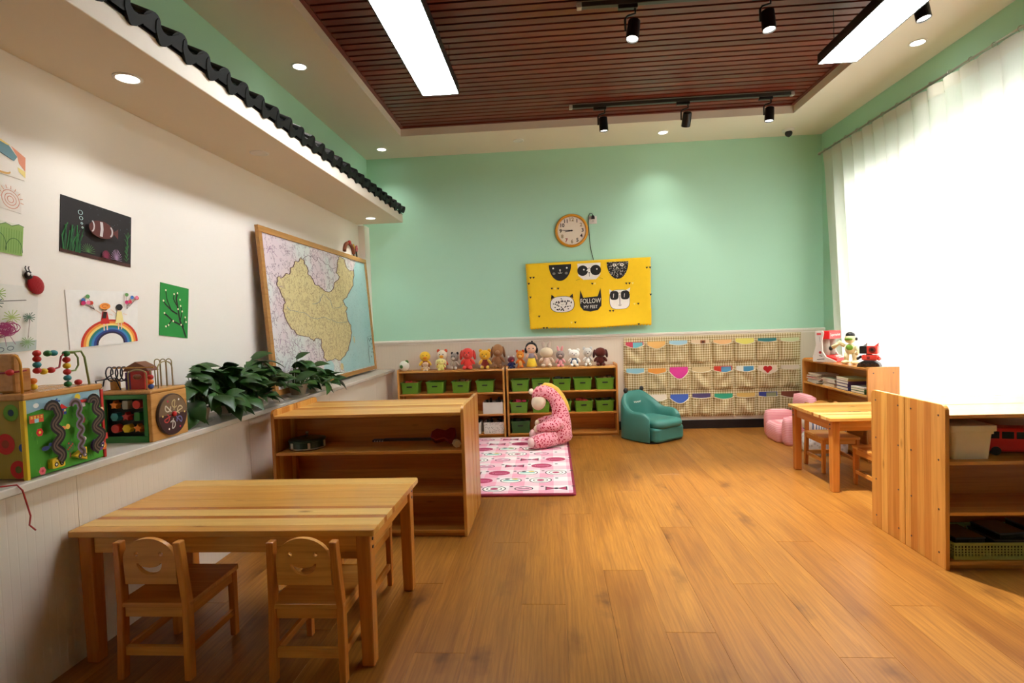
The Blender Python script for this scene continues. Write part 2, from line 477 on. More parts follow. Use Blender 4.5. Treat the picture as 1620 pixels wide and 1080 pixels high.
# planks: 0.195 m wide boards running from the camera to the back wall
pl_cache = {}
PW, PL = 0.195, 1.80
def plank_mesh(w, l):
    key = (round(w, 3), round(l, 3))
    if key not in pl_cache:
        c = 0.0011; h = 0.012
        vs = [(-w/2,-l/2,-h),(w/2,-l/2,-h),(w/2,l/2,-h),(-w/2,l/2,-h),
              (-w/2,-l/2,-c),(w/2,-l/2,-c),(w/2,l/2,-c),(-w/2,l/2,-c),
              (-w/2+c,-l/2+c,0),(w/2-c,-l/2+c,0),(w/2-c,l/2-c,0),(-w/2+c,l/2-c,0)]
        fs = [(0,1,5,4),(1,2,6,5),(2,3,7,6),(3,0,4,7),(4,5,9,8),(5,6,10,9),(6,7,11,10),(7,4,8,11),(8,9,10,11)]
        pl_cache[key] = MB().add(vs, fs).mesh('plank', oak)
    return pl_cache[key]
x = XL; row = 0
offs = [0.0, 0.77, 1.44, 0.32, 1.11, 1.65, 0.55, 1.25]
while x < XR - 0.001:
    w = min(PW, XR - x); y = YF - offs[row % 8]
    while y < YB - 0.001:
        y0, y1 = max(y, YF), min(y + PL, YB)
        if y1 - y0 > 0.01:
            link('plank', plank_mesh(w, y1-y0-0.0006), floor, loc=(x+w/2, (y0+y1)/2, 0))
        y += PL
    x += PW; row += 1

# left wall: white below, mint above the soffit, plain pilaster in the corner
wl = struct(box('wall_left', (-2.30, XL, YF, 6.3, -0.12, 2.60), wall_white))
box('upper_wall', (-2.30, XU, YF, 6.3, 2.60, 3.4), mint, wl)
struct(box('trim_1', (XL, -2.05, 5.985, YB, 0.75, SZ), wall_white, bevel=0.004))
# back wall, wainscot, chair rail, skirting
wb = struct(box('wall_back', (-2.3, 3.1, YB, 6.3, -0.12, 3.4), mint))
for i in range(5):
    a = XU + i*1.005; box('wainscot_panel', (a+0.001, min(a+1.004, XR), YB-0.012, YB+0.001, 0.0, 1.035), bead_back, wb)
MB().prism([(0,1.03),(-0.018,1.03),(-0.018,1.045),(-0.028,1.052),(-0.028,1.068),(-0.012,1.078),(0,1.078)], 'x', XU, XR).build('chair_rail', rail_white, wb).location = (0, YB, 0)
struct(box('baseboard_back', (XU, XR, YB-0.026, YB-0.0121, 0.0, 0.095), black_base, bevel=0.003))
# right wall with the window opening
WY0, WY1, WZ0, WZ1 = 2.75, 5.60, 0.32, 2.52
mb = MB()
mb.box(XR, 3.12, YF, WY0, -0.12, 3.4); mb.box(XR, 3.12, WY1, 6.3, -0.12, 3.4)
mb.box(XR, 3.12, WY0, WY1, -0.12, WZ0); mb.box(XR, 3.12, WY0, WY1, WZ1, 3.4)
struct(mb.build('wall_right', mint))
struct(box('wall_front', (-2.3, 3.12, YF-0.15, YF, -0.12, 3.4), plain('pale_wall_paint', (232, 226, 214), 0.6)))
win = struct(MB().box(3.03, 3.08, WY0, WY1, WZ0, WZ0+.05).box(3.03, 3.08, WY0, WY1, WZ1-.05, WZ1).box(3.03, 3.08, WY0, WY0+.05, WZ0+.05, WZ1-.05).box(3.03, 3.08, WY1-.05, WY1, WZ0+.05, WZ1-.05).build('window_1', white_plastic))
for k in range(4):
    a = WY0 + 0.05 + k*0.6875
    if k: box('mullion', (3.035, 3.075, a-0.02, a+0.02, WZ0+.05, WZ1-.05), white_plastic, win)
    box('pane', (3.053, 3.058, a+0.02, a+0.655, WZ0+.05, WZ1-.05), clear, win)
box('window_sill', (2.962, 3.03, WY0, WY1, WZ0-0.02, WZ0+0.005), rail_white, win)
# ceiling: plain border with a recessed tray of dark slats
mb = MB()
mb.box(-2.3, TX0, YF-.1, 6.3, ZC, 3.4); mb.box(TX1, 3.12, YF-.1, 6.3, ZC, 3.4)
mb.box(TX0, TX1, TY1, 6.3, ZC, 3.4); mb.box(TX0, TX1, YF-.1, 0.3, ZC, 3.4)
ceil = struct(mb.build('ceiling', ceil_white))
box('slat_backing', (TX0, TX1, 0.3, TY1, 3.275, 3.4), slat_back, ceil)
fr = MB().box(TX0, TX0+.03, 0.3, TY1, 3.228, 3.275).box(TX1-.03, TX1, 0.3, TY1, 3.228, 3.275).box(TX0+.03, TX1-.03, TY1-.03, TY1, 3.228, 3.275)
fr.build('tray_edging', slat_wood, ceil)
sl = MB().box(TX0+.031, TX1-.031, -0.03, 0.03, -0.038, 0.0).mesh('slat', slat_wood)
y = TY1 - 0.075
while y > 0.35:
    link('slat', sl, ceil, loc=(0, y, 3.2745)); y -= 0.081
# soffit along the left wall with its eave of black tiles
sof = struct(box('soffit', (XL, SX, YF, SEND, SZ, 2.475), ceil_white, bevel=0.004))
MB().prism([(SX+.004,2.475),(XU,2.475),(XU,2.70),(SX-0.02,2.50)], 'y', YF, SEND).build('eave_core', slat_back, sof)
PITCH = 0.163
cov = MB()
ring = [(0.050*cos(a), 0.046*sin(a)) for a in [pi*k/10 for k in range(11)]]
ring += [(0.036*cos(a), 0.032*sin(a)) for a in [pi*k/10 for k in range(10, -1, -1)]]
cov.prism(ring, 'x', -0.34, 0.0)
cov.prism([(0.050*cos(a), 0.046*sin(a)) for a in [pi*k/10 for k in range(11)]] + [(-0.046, -0.012), (-0.030, -0.024), (0.030, -0.024), (0.046, -0.012)], 'x', 0.0, 0.010)
cov_me = cov.mesh('cover_tile', tile_black)
dr = MB()
top = [(-0.062+0.124*k/8, 0.030-0.036*sin(pi*k/8)) for k in range(9)]
lobe = [(0.066,0.018),(0.054,-0.012),(0.036,-0.032),(0.018,-0.050),(0.0,-0.058),(-0.018,-0.050),(-0.036,-0.032),(-0.054,-0.012),(-0.066,0.018)]
dr.prism(top + lobe, 'x', -0.004, 0.012)
dr.prism([(-0.064+0.128*k/8, 0.034-0.036*sin(pi*k/8)) for k in range(9)] + [(0.064-0.128*k/8, 0.024-0.036*sin(pi*k/8)) for k in range(9)], 'x', -0.34, -0.004)
dr_me = dr.mesh('drip_tile', tile_black)
y = 2.05 - PITCH*8
while y < SEND - 0.05:
    a = link('drip_tile', dr_me, sof, loc=(SX+.022, y, 2.509)); a.rotation_euler = (0, radians(24), 0)
    if y + PITCH/2 < SEND - 0.03:
        b = link('cover_tile', cov_me, sof, loc=(SX+.020, y+PITCH/2, 2.506)); b.rotation_euler = (0, radians(24), 0)
    y += PITCH
# ledge along the left wall: stone slab over panelled base
ledge = struct(MB().box(XL, -1.815, YF, YB-.013, 0.722, 0.752).build('ledge', ledge_stone, bevel=0.004))
yy = [YF, -0.4, 0.75, 1.955, 3.16, 4.36, 5.56, YB-.013]
for a, b in zip(yy, yy[1:]):
    box('base_panel', (-2.11, -1.85, a+0.0012, b-0.0012, 0.0, 0.721), bead_side, ledge)

# ------------------------------------------------------------------ ceiling lamps
def led_panel(x0, x1, y1, label):
    z0, z1 = 2.95, 3.012; y0 = y1 - 1.32
    t = thing('pendant_panel_light', label, 'ceiling light', ((x0+x1)/2, (y0+y1)/2, z0), 0, 'long hanging panel lights')
    hx, hy = (x1-x0)/2, (y1-y0)/2
    m = MB(); o = rounded(-hx, hx, -hy, hy, 0.012, 3)
    n = len(o); inn = rounded(-hx+.008, hx-.008, -hy+.008, hy-.008, 0.008, 3)
    for a, b in ((o, inn),):
        m.add([(p[0], p[1], 0) for p in o] + [(p[0], p[1], 0) for p in inn] + [(p[0], p[1], z1-z0) for p in o],
              [(i, (i+1) % n, n+(i+1) % n, n+i) for i in range(n)] + [(i, (i+1) % n, 2*n+(i+1) % n, 2*n+i) for i in range(n)] + [tuple(2*n+i for i in range(n))])
    m.build('housing', black_metal, t)
    MB().prism(inn, 'z', 0.0015, 0.006).build('diffuser', led_white, t)
    for sx in (-1, 1):
        for sy in (-1, 1):
            MB().tube([(sx*hx*.7, sy*(hy-.15), z1-z0), (sx*hx*.7, sy*(hy-.15), 3.24-z0)], 0.0018, 6).build('wire', black_metal, t)
led_panel(-0.905, -0.625, 4.06, 'long white panel light hanging on the side of the soffit')
led_panel(1.880, 2.145, 3.96, 'long white panel light hanging on the side of the curtain')

def spot(name, loc, target, power, angle, parent, blend=0.6, size=0.03, color=(1.0, 0.95, 0.87)):
    d = bpy.data.lights.new(name, 'SPOT'); d.energy = power; d.spot_size = radians(angle); d.spot_blend = blend
    d.shadow_soft_size = size; d.color = color
    o = bpy.data.objects.new(name, d); COL.objects.link(o)
    v = Vector(target) - Vector(loc)
    M = Matrix.Translation(Vector(loc) - parent.location) @ v.to_track_quat('-Z', 'Y').to_matrix().to_4x4()
    o.parent = parent; o.matrix_local = M
    return o
def track(x0, x1, y, heads, label):
    t = thing('track_light', label, 'track light', (0, y, TZ-.012))
    z = 0.0
    MB().box(x0, x1, -0.018, 0.018, -0.03, 0.0).build('rail', dark_metal, t, bevel=0.003)
    MB().box(x0-.03, x0, -0.02, 0.02, -0.034, 0.0).build('rail_cap', grey_plastic, t, bevel=0.003)
    MB().box(x1, x1+.03, -0.02, 0.02, -0.034, 0.0).build('rail_cap', grey_plastic, t, bevel=0.003)
    for hx, (tx, ty, tz), pw in heads:
        h = MB().box(hx-.085, hx+.035, -0.016, 0.016, -0.055, -0.030).build('adapter', black_plastic, t, bevel=0.004)
        MB().tube([(hx+.02, 0, -.05), (hx+.02, 0, -.085), (hx-.03, 0, -.098), (hx-.043, 0, -.115), (hx-.043, 0, -.19)], 0.007, 8).build('swivel_arm', black_plastic, h, smooth=True)
        c = Vector((hx+.005, 0, -.185)); T = Vector((tx, ty-y, tz-(TZ-.012)))
        q = (T-c).normalized().to_track_quat('-Z', 'Y')
        m = MB(); m.M = Matrix.Translation(c) @ q.to_matrix().to_4x4()
        m.lathe([(0.030, 0.062), (0.038, 0.056), (0.040, 0.0), (0.040, -0.062), (0.036, -0.064), (0.034, -0.052)], seg=20)
        m.build('lamp_head', black_metal, h, smooth=False)
        m = MB(); m.M = Matrix.Translation(c) @ q.to_matrix().to_4x4()
        m.lathe([(0.0335, -0.050), (0.0335, -0.054)], seg=20)
        m.build('lens', lens_white if pw > 0 else black_plastic, h)
        if pw > 0:
            dirn = (T-c).normalized()
            spot('spot_lamp', Vector((0, y, TZ-.012)) + c + dirn*0.07, (tx, ty, tz), pw, 62, t)
SP = SPOT_POWER
track(0.255, 2.20, 5.12, [(0.53, (0.7, 5.3, 0.0), SP*1.0), (1.28, (1.25, 6.15, 1.55), SP*.16), (2.01, (1.8, 5.0, 0.0), SP*1.2)], 'ceiling track with three black spotlights near the mint wall')
track(0.25, 2.45, 3.50, [(0.56, (0.1, 3.0, 0.0), SP*.2), (1.375, (1.42, 3.12, 0.0), SP*5.5), (2.267, (2.6, 3.1, 0.0), SP*.5)], 'ceiling track with three black spotlights partly cut off by the frame top')

def downlight(x, y, z, label, power=10.0, lit=True):
    t = thing('downlight', label, 'downlight', (x, y, z), 0, 'recessed downlights')
    MB().lathe([(0.052, 0.004), (0.058, 0.0), (0.058, -0.004), (0.050, -0.007), (0.044, -0.005), (0.044, 0.004)], seg=28, cap=False).build('trim_ring', white_plastic, t, smooth=True)
    MB().lathe([(0.0435, -0.001), (0.0435, -0.004)], seg=24).build('lens', lens_white if lit else white_plastic, t)
    if lit: spot('downlight_lamp', (x, y, z-.02), (x, y, 0), power, 110, t, 0.9, 0.04)
DL = 16.0
downlight(-1.835, 2.32, SZ, 'lit downlight in the soffit underside nearest the fish picture', DL*.5)
downlight(-1.85, 5.61, SZ, 'lit downlight at the far end of the soffit above the map', DL)
downlight(-1.83, 3.40, SZ, 'unlit downlight midway along the soffit underside', 0, False)
downlight(-1.765, 3.90, ZC, 'lit downlight in the ceiling border above the tiled eave', DL)
downlight(-1.765, 5.816, ZC, 'lit downlight in the ceiling corner where the tiled eave ends', DL)
downlight(1.212, 5.793, ZC, 'lit downlight midway along the ceiling border above the mint back wall', DL*1.2)
downlight(-0.286, 5.787, ZC, 'unlit downlight in the ceiling border over the toy shelves', 0, False)
downlight(2.684, 4.18, ZC, 'lit downlight in the ceiling border above the curtain', DL)
# small security camera in the far corner
t = thing('security_camera', 'small black and white dome camera in the far ceiling corner', 'camera', (2.52, 5.93, ZC))
MB().lathe([(0.058, 0.0), (0.058, -0.018), (0.050, -0.028)], seg=24).build('mount', white_plastic, t, smooth=False)
MB().ell((0, -0.01, -0.045), 0.036).build('eyeball', black_plastic, t, smooth=True)
MB().lathe([(0.012, -0.082), (0.014, -0.076)], (0, -0.012, 0), seg=16).build('lens', plain('camera_lens', (40, 40, 46), 0.1), t)

# ------------------------------------------------------------------ curtain and rod
CX, CZT = 2.878, 2.905
t = thing('curtain_rod', 'thin metal curtain rod below the mint strip', 'curtain rod', (0, 0, 0))
MB().tube([(CX, 0.4, CZT+.012), (CX, 6.02, CZT+.012)], 0.009, 10).build('rod', steel, t, smooth=True)
MB().ell((CX, 6.03, CZT+.012), (0.016, 0.022, 0.016)).build('finial', steel, t, smooth=True)
for y in (5.98, 3.4, 0.9):
    MB().tube([(CX, y, CZT+.012), (XR-.002, y, CZT+.012)], 0.006, 8).build('bracket', steel, t)
y = 5.9
while y > 0.7:
    MB().tube([(CX+.018*cos(a), y, CZT+.008+.018*sin(a)) for a in [2*pi*k/14 for k in range(14)]], 0.0028, 6, closed=True).build('ring', steel, t, smooth=True)
    y -= 0.195
ZB = 0.03
def cur(u, v):
    z = CZT-.012 - v*(CZT-.012-ZB)
    yl = 5.95 - 0.26*v**0.8
    y = yl + (0.55-yl)*u
    yt = 5.95 + (0.55-5.95)*u
    per = 0.172
    ph = (5.95-yt)/per*2*pi
    drift = 0.5*sin(ph*0.131+1.0)*v
    b = (0.046 - 0.012*v)*(0.75+0.35*sin(ph*0.173+.4))      # fold overlap: the cloth doubles back on itself
    a = 0.018 + 0.016*min(1, v*5)
    x = CX + a*cos(ph+drift) + 0.008*sin(ph*0.37+1.3)*min(1, v*2)
    yy = y + b*sin(ph+drift)
    return (min(x, 2.945), yy, z)
cu = MB().grid(cur, 760, 22).build('curtain', sheer, None, smooth=True, fix=False)
tag(cu, 'floor length sheer white curtain across the bright window', 'curtain')
MB().grid(lambda u, v: (lambda p: (p[0]-.004, p[1], p[2]))(cur(u, v*0.032)), 760, 2).build('heading_band', sheer2, cu, smooth=True, fix=False)

# ------------------------------------------------------------------ furniture
screw_dark = plain('dark_screw', (52, 28, 14), 0.4)
def shelf_unit(label, cx, y0, rz, W=1.165, D=0.30, Hh=0.77, boards=(0.735, 0.512, 0.262, 0.04), screws=False, group=None, name='shelf_unit'):
    """open front at local -y; origin at the middle of the footprint"""
    t = thing(name, label, 'shelf', (cx, y0, 0), rz, group)
    prof = rounded(-D/2, D/2, 0.0, Hh, 0.03, 5, (0, 0, 0, 1))
    for sx in (-1, 1):
        xs = (sx*W/2, sx*(W/2-.02))
        p = MB().prism(prof, 'x', min(xs), max(xs)).build('side_panel', pine_zy, t, bevel=0.003)
        if screws:
            m = MB()
            for zz in (0.07, 0.28, 0.52, 0.735):
                for yy2 in (-D/2+.045, D/2-.05):
                    m.prism([(yy2+.005*cos(2*pi*k/10), zz+.005*sin(2*pi*k/10)) for k in range(10)], 'x', sx*(W/2-.001), sx*(W/2+.0012))
            m.build('screws', screw_dark, p)
    for i, z in enumerate(boards):
        box('shelf_board', (-W/2+.0205, W/2-.0205, -D/2+.004, D/2-.012, z-.018, z), pine_x, t, bevel=0.003)
    box('kick_board', (-W/2+.0205, W/2-.0205, -D/2+.02, -D/2+.036, 0.0, boards[-1]-.0185), pine_xz, t)
    box('back_panel', (-W/2+.0205, W/2-.0205, D/2-.0115, D/2-.001, 0.02, boards[0]-.0005), pine_xb, t)
    return t
shelf_unit('open pine shelf facing the camera, holding a round drum and toy guitar', -1.1075, 3.265, 0, group='low pine shelf units')
shelf_unit('pine shelf standing back to back behind the drum and guitar shelf', -1.1075, 3.572, pi, group='low pine shelf units')
shelf_unit('wall shelf with four green bins, nearer the map', -1.117, 5.985, 0, 1.185, 0.27, 0.765, (0.742, 0.492, 0.256, 0.036), group='low pine shelf units')
shelf_unit('wall shelf with rows of green bins behind the pink giraffe', 0.093, 5.985, 0, 1.195, 0.27, 0.770, (0.742, 0.492, 0.256, 0.036), group='low pine shelf units')
shelf_unit('pine shelf in the foreground holding the white bin and red bus', 2.315, 2.832, 0, 0.96, 0.296, 0.79, (0.742, 0.520, 0.278, 0.042), True, group='low pine shelf units')
shelf_unit('pine shelf standing back to back behind the white bin shelf', 2.315, 3.132, pi, 0.96, 0.296, 0.79, (0.742, 0.520, 0.278, 0.042), True, group='low pine shelf units')
bs = shelf_unit('pine bookshelf by the curtain with books and red toys on top', 2.675, 5.18, -pi/2, 1.16, 0.25, 0.785, (0.772, 0.548, 0.30, 0.04), True, group='low pine shelf units', name='bookshelf')

top_mats = [pine('pine_plank_light', 'x', 'y', 5.0, (236, 190, 108), (226, 176, 94), rough=0.25), pine('pine_plank_mid', 'x', 'y', 5.0, (220, 162, 78), (208, 148, 66), rough=0.25), pine('pine_plank_dark', 'x', 'y', 5.0, (184, 114, 42), (172, 102, 36), rough=0.25)]
def table(name, label, x0, x1, y0, y1, h=0.52):
    cx, cy = (x0+x1)/2, (y0+y1)/2; hx, hy = (x1-x0)/2, (y1-y0)/2
    t = thing(name, label, 'table', (cx, cy, 0), 0, 'low wooden tables')
    lay = [(.055, 1), (.075, 0), (.03, 2), (.075, 0), (.03, 2), (.10, 1), (.095, 1), (.10, 1), (.10, 0)]
    a = -hy; n = len(lay)
    for i, (w, k) in enumerate(lay):
        w *= 2*hy/.66; mt = top_mats[k]
        if i in (0, n-1):
            c = (1, 1, 0, 0) if i == 0 else (0, 0, 1, 1)
            MB().prism(rounded(-hx, hx, a, a+w-.0006, 0.012, 4, c), 'z', h-.024, h).build('top_plank', mt, t, bevel=0.003)
        else: MB().box(-hx, hx, a, a+w-.0006, h-.024, h-.0003*(i % 3)).build('top_plank', mt, t, bevel=0.0012)
        a += w
    L = 0.055; ix, iy = hx-.022, hy-.022
    for sx in (-1, 1):
        for sy in (-1, 1):
            xs = sorted((sx*ix, sx*(ix-L))); ys = sorted((sy*iy, sy*(iy-L)))
            lg = MB().taper(xs[0], xs[1], ys[0], ys[1], 0.0, h-.0245, 0.88).build('leg', pine_leg, t, bevel=0.006)
            m = MB()
            for zz in (h-.05, h-.08):
                yc = (ys[0]+ys[1])/2
                m.prism([(yc+.006*cos(2*pi*k/10), zz+.006*sin(2*pi*k/10)) for k in range(10)], 'x', sx*(ix-.001), sx*(ix+.0025))
            m.build('bolts', screw_dark, lg)
    for sy in (-1, 1):
        ys = sorted((sy*(iy-.012), sy*(iy-.034)))
        box('apron', (-ix+L+.0005, ix-L-.0005, ys[0], ys[1], h-.095, h-.0245), pine_xz, t, bevel=0.002)
    for sx in (-1, 1):
        xs = sorted((sx*(ix-.012), sx*(ix-.034)))
        box('apron', (xs[0], xs[1], -iy+L+.0005, iy-L-.0005, h-.095, h-.0245), pine_y, t, bevel=0.002)
    return t
table('play_table', 'low striped pine table in the foreground with smiley chairs pushed in', -1.838, -0.66, 1.885, 2.545)
table('play_table', 'low pine table by the curtain half hidden behind the shelf end', 1.875, 2.79, 3.83, 4.50)

def make_chair():
    t = thing('child_chair', 'x', 'chair', (0, 0, 0), 0, 'smiley face wooden chairs')
    # local: back at y = 0, seat runs to +y
    for sx in (-1, 1):
        m = MB()
        pts = [(sx*.128, -0.012, 0.0), (sx*.124, 0.0, 0.27), (sx*.113, -0.016, 0.508)]
        vs = []; hw, hd = 0.0135, 0.0165
        for (px, py, pz) in pts: vs += [(px-hw, py-hd, pz), (px+hw, py-hd, pz), (px+hw, py+hd, pz), (px-hw, py+hd, pz)]
        fs = [(0,3,2,1), (8,9,10,11)] + [(i*4+k, i*4+(k+1) % 4, i*4+4+(k+1) % 4, i*4+4+k) for i in range(2) for k in range(4)]
        m.add(vs, fs).build('back_post', pine_leg, t, bevel=0.005)
        m = MB().taper(sx*.124-.0135, sx*.124+.0135, 0.258, 0.288, 0.0, 0.262, 0.9); m.build('front_leg', pine_leg, t, bevel=0.004)
        box('side_rail', (sx*.124-.009, sx*.124+.009, 0.017, 0.2575, 0.225, 0.262), pine_y, t, bevel=0.002)
        box('side_stretcher', (sx*.125-.008, sx*.125+.008, 0.012, 0.259, 0.085, 0.112), pine_y, t, bevel=0.002)
    # back board with eyes and smile cut out
    o = [(-.098, .350), (.098, .350)] + [(.099*cos(a), .438+.082*sin(a)) for a in [pi*k/20 for k in range(0, 21)]]
    eyes = [[(sx*.046+.0085*cos(2*pi*k/12), .462+.0085*sin(2*pi*k/12)) for k in range(12)] for sx in (-1, 1)]
    sm = [(.048*cos(a), .428+.042*sin(a)) for a in [pi+pi*k/12 for k in range(13)]] + [(.040*cos(a), .428+.016*sin(a)) for a in [2*pi-pi*k/10 for k in range(11)]]
    b = holed('backrest', o, eyes+[sm], 0.016, pine_x, t); b.location = (0, -0.006, 0)
    b.rotation_euler = (radians(3), 0, 0); b.location = (0, 0.012, 0)
    MB().prism(rounded(-.138, .138, -.016, .305, .012, 3), 'z', 0.263, 0.281).build('seat', pine_x, t, bevel=0.003)
    box('rear_rail', (-.111, .111, -0.008, 0.008, 0.225, 0.262), pine_xz, t, bevel=0.002)
    box('front_rail', (-.1105, .1105, 0.266, 0.282, 0.225, 0.262), pine_xz, t, bevel=0.002)
    box('rear_stretcher', (-.113, .113, -0.014, 0.006, 0.085, 0.118), pine_xz, t, bevel=0.002)
    return t
ch0 = make_chair()
for i, (x, y, rz, lab) in enumerate([
        (-1.468, 1.842, 0.0, 'smiley back wooden chair at the foreground table, on the wall side'),
        (-0.895, 1.838, 0.0, 'smiley back wooden chair at the foreground table, near its free corner leg'),
        (2.19, 4.60, pi, 'wooden chair behind the table by the curtain, facing the camera'),
        (2.27, 3.76, 0.0, 'wooden chair tucked between the table by the curtain and the shelf')]):
    c = ch0 if i == 0 else copy_tree(ch0)
    c.location = (x, y, 0); c.rotation_euler = (0, 0, rz); c['label'] = lab

# stool under the foreground table
t = thing('child_stool', 'low wooden stool tucked under the foreground table', 'stool', (-0.935, 2.405, 0))
MB().prism(rounded(-.14, .14, -.145, .145, .012, 3), 'z', 0.290, 0.312).build('seat', pine_x, t, bevel=0.003)
for sx in (-1, 1):
    box('side_rail', (sx*.122-.009, sx*.122+.009, -.112, .112, 0.245, 0.2895), pine_y, t, bevel=0.002)
    box('side_stretcher', (sx*.122-.008, sx*.122+.008, -.112, .112, 0.085, 0.112), pine_y, t, bevel=0.002)
    for sy in (-1, 1):
        MB().taper(sx*.122-.0135, sx*.122+.0135, sy*.127-.0145, sy*.127+.0145, 0.0, 0.2895, 0.9).build('leg', pine_leg, t, bevel=0.004)
for sy in (-1, 1): box('cross_rail', (-.108, .108, sy*.127-.008, sy*.127+.008, 0.245, 0.2895), pine_xz, t, bevel=0.002)

# rug of soft foam with a printed top
rug_print_base = gingham_mat('pink_gingham_print', (246, 236, 234), (238, 168, 188), 0.22, 0, 1)
t = thing('play_mat', 'pink checked foam mat with maroon edge under the giraffe', 'play mat', (-0.46, 4.80, 0))
MB().prism(rounded(-.60, .60, -.965, .965, .02, 4), 'z', 0.0005, 0.018).build('edge', plain('maroon_binding', (140, 34, 62), 0.7), t, bevel=0.005)
MB().prism(rounded(-.58, .58, -.945, .945, .015, 4), 'z', 0.0182, 0.0200).build('surface', rug_print_base, t)
mat_fn = lambda s, u, k: (s, u, 0.0202+k)
maroon, ink, crm, teal = (176, 52, 92), (40, 34, 40), (250, 244, 236), (120, 190, 176)
dots = Print(mat_fn, 0.00001)
for iy in range(9):
    for ix in range(5):
        x = -0.46+ix*0.23+(0.11 if iy % 2 else 0); y = -0.84+iy*0.21
        if x > 0.50: continue
        pr = Print(mat_fn, 0.00004)
        kind = (ix*3+iy*2) % 5
        if kind == 0: pr.ell(x, y, .088, .068, maroon); pr.text('Yummy', x, y, 0.042, (236, 150, 176))
        elif kind == 1:
            pr.ell(x, y, .088, .072, ink); pr.ell(x, y, .080, .064, crm); pr.arc(x, y, .055, .042, 0, 2*pi, .007, ink); pr.ell(x, y, .030, .024, maroon)
        elif kind == 2:
            pr.poly([(x, y), (x-.08, y+.045), (x-.08, y-.045)], ink); pr.poly([(x, y), (x+.08, y+.045), (x+.08, y-.045)], ink)
            pr.poly([(x-.01, y), (x-.072, y+.034), (x-.072, y-.034)], maroon); pr.poly([(x+.01, y), (x+.072, y+.034), (x+.072, y-.034)], maroon); pr.ell(x, y, .018, .018, ink)
        elif kind == 3:
            pr.ell(x, y, .085, .062, ink); pr.ell(x, y, .077, .054, crm); pr.rect(x-.06, x+.06, y-.016, y+.016, teal); pr.ell(x+.03, y+.034, .024, .014, (236, 200, 90)); pr.ell(x-.03, y+.034, .02, .012, ink)
        else:
            pr.ell(x-.01, y, .07, .05, ink); pr.ell(x-.01, y, .062, .042, (236, 170, 190)); pr.line([(x-.05, y), (x+.03, y)], .008, ink); pr.ell(x-.01, y+.02, .016, .010, crm)
        pr.build('printed_motif', t)
        dots.ell(x+.125, y+.05, .014, .011, ink)
o = dots.build('printed_dots', t); o['kind'] = 'stuff'

# ------------------------------------------------------------------ things on the back wall
gold = plain('gold_plastic', (216, 150, 40), 0.3, 0.2)
t = thing('wall_clock', 'round wall clock with a gold rim and cream dial', 'clock', (0.258, YB, 2.243))
m = MB(); m.M = Matrix.Rotation(pi/2, 4, 'X')
m.lathe([(0.150, 0.0), (0.183, 0.006), (0.186, 0.022), (0.176, 0.036), (0.160, 0.038), (0.156, 0.026), (0.156, 0.018)], seg=44, cap=False); m.build('rim', gold, t, smooth=True)
m = MB(); m.M = Matrix.Rotation(pi/2, 4, 'X'); m.lathe([(0.157, 0.002), (0.157, 0.018)], seg=40); m.build('dial', plain('cream_dial', (236, 226, 206), 0.5, var=0.02), t)
pr = Print(lambda s, u, k: (s, -0.0185-k, u), 0.0002)
for hh in range(1, 13):
    a = pi/2-hh*pi/6
    c = (34, 26, 22) if hh in (1, 3, 4, 5, 7, 9, 10, 11) else (150, 130, 90)
    if hh in (7,): c = (150, 50, 40)
    pr.text(str(hh), .122*cos(a), .122*sin(a), 0.056, c, 1.0, .03)
for k in range(60):
    a = 2*pi*k/60; pr.line([(.147*cos(a), .147*sin(a)), (.152*cos(a), .152*sin(a))], .002, (90, 70, 50))
pr.build('numerals', t)
MB().prism([(0.012, -0.004), (0.012, 0.006), (-0.108, 0.004), (-0.108, 0.0)], 'y', -0.026, -0.024).build('minute_hand', black_plastic, t).rotation_euler = (0, radians(3), 0)
MB().prism([(0.012, -0.005), (0.012, 0.005), (-0.075, 0.003), (-0.075, -0.003)], 'y', -0.023, -0.021).build('hour_hand', black_plastic, t).rotation_euler = (0, radians(-9), 0)
m = MB(); m.M = Matrix.Rotation(pi/2, 4, 'X'); m.lathe([(0.008, 0.02), (0.008, 0.029)], seg=14); m.build('hub', black_plastic, t)

t = thing('wall_socket', 'small white wall socket beside the clock', 'socket', (0.497, YB, 2.352))
MB().prism(rounded(-.043, .043, -.043, .043, .006, 3), 'y', -0.010, 0.0).build('plate', white_plastic, t, bevel=0.002)
pr = Print(lambda s, u, k: (s, -0.0102-k, u))
for a, b in ((-.009, -.02), (.009, -.02), (0, -.008)): pr.rect(a-.002, a+.002, b-.006, b+.006, (40, 40, 40))
pr.build('slots', t)
t = thing('power_cord', 'black plug and cord running from the socket down to the yellow cloth', 'cord', (0.497, YB, 2.36))
MB().prism([(-.02, 0.0), (.02, 0.0), (.016, .03), (-.004, .045), (-.016, .03)], 'y', -0.040, -0.0105).build('plug', black_plastic, t, bevel=0.004)
MB().tube([(0.0, -.028, .04), (-.012, -.028, .062), (-.035, -.022, .062), (-.05, -.012, .03), (-.053, -.007, -.03), (-.045, -.006, -.15), (-.04, -.006, -.25), (-.030, -.006, -.34), (-.012, -.008, -.42), (-.006, -.02, -.47)], 0.0035, 6).build('cable', black_plastic, t, smooth=True)

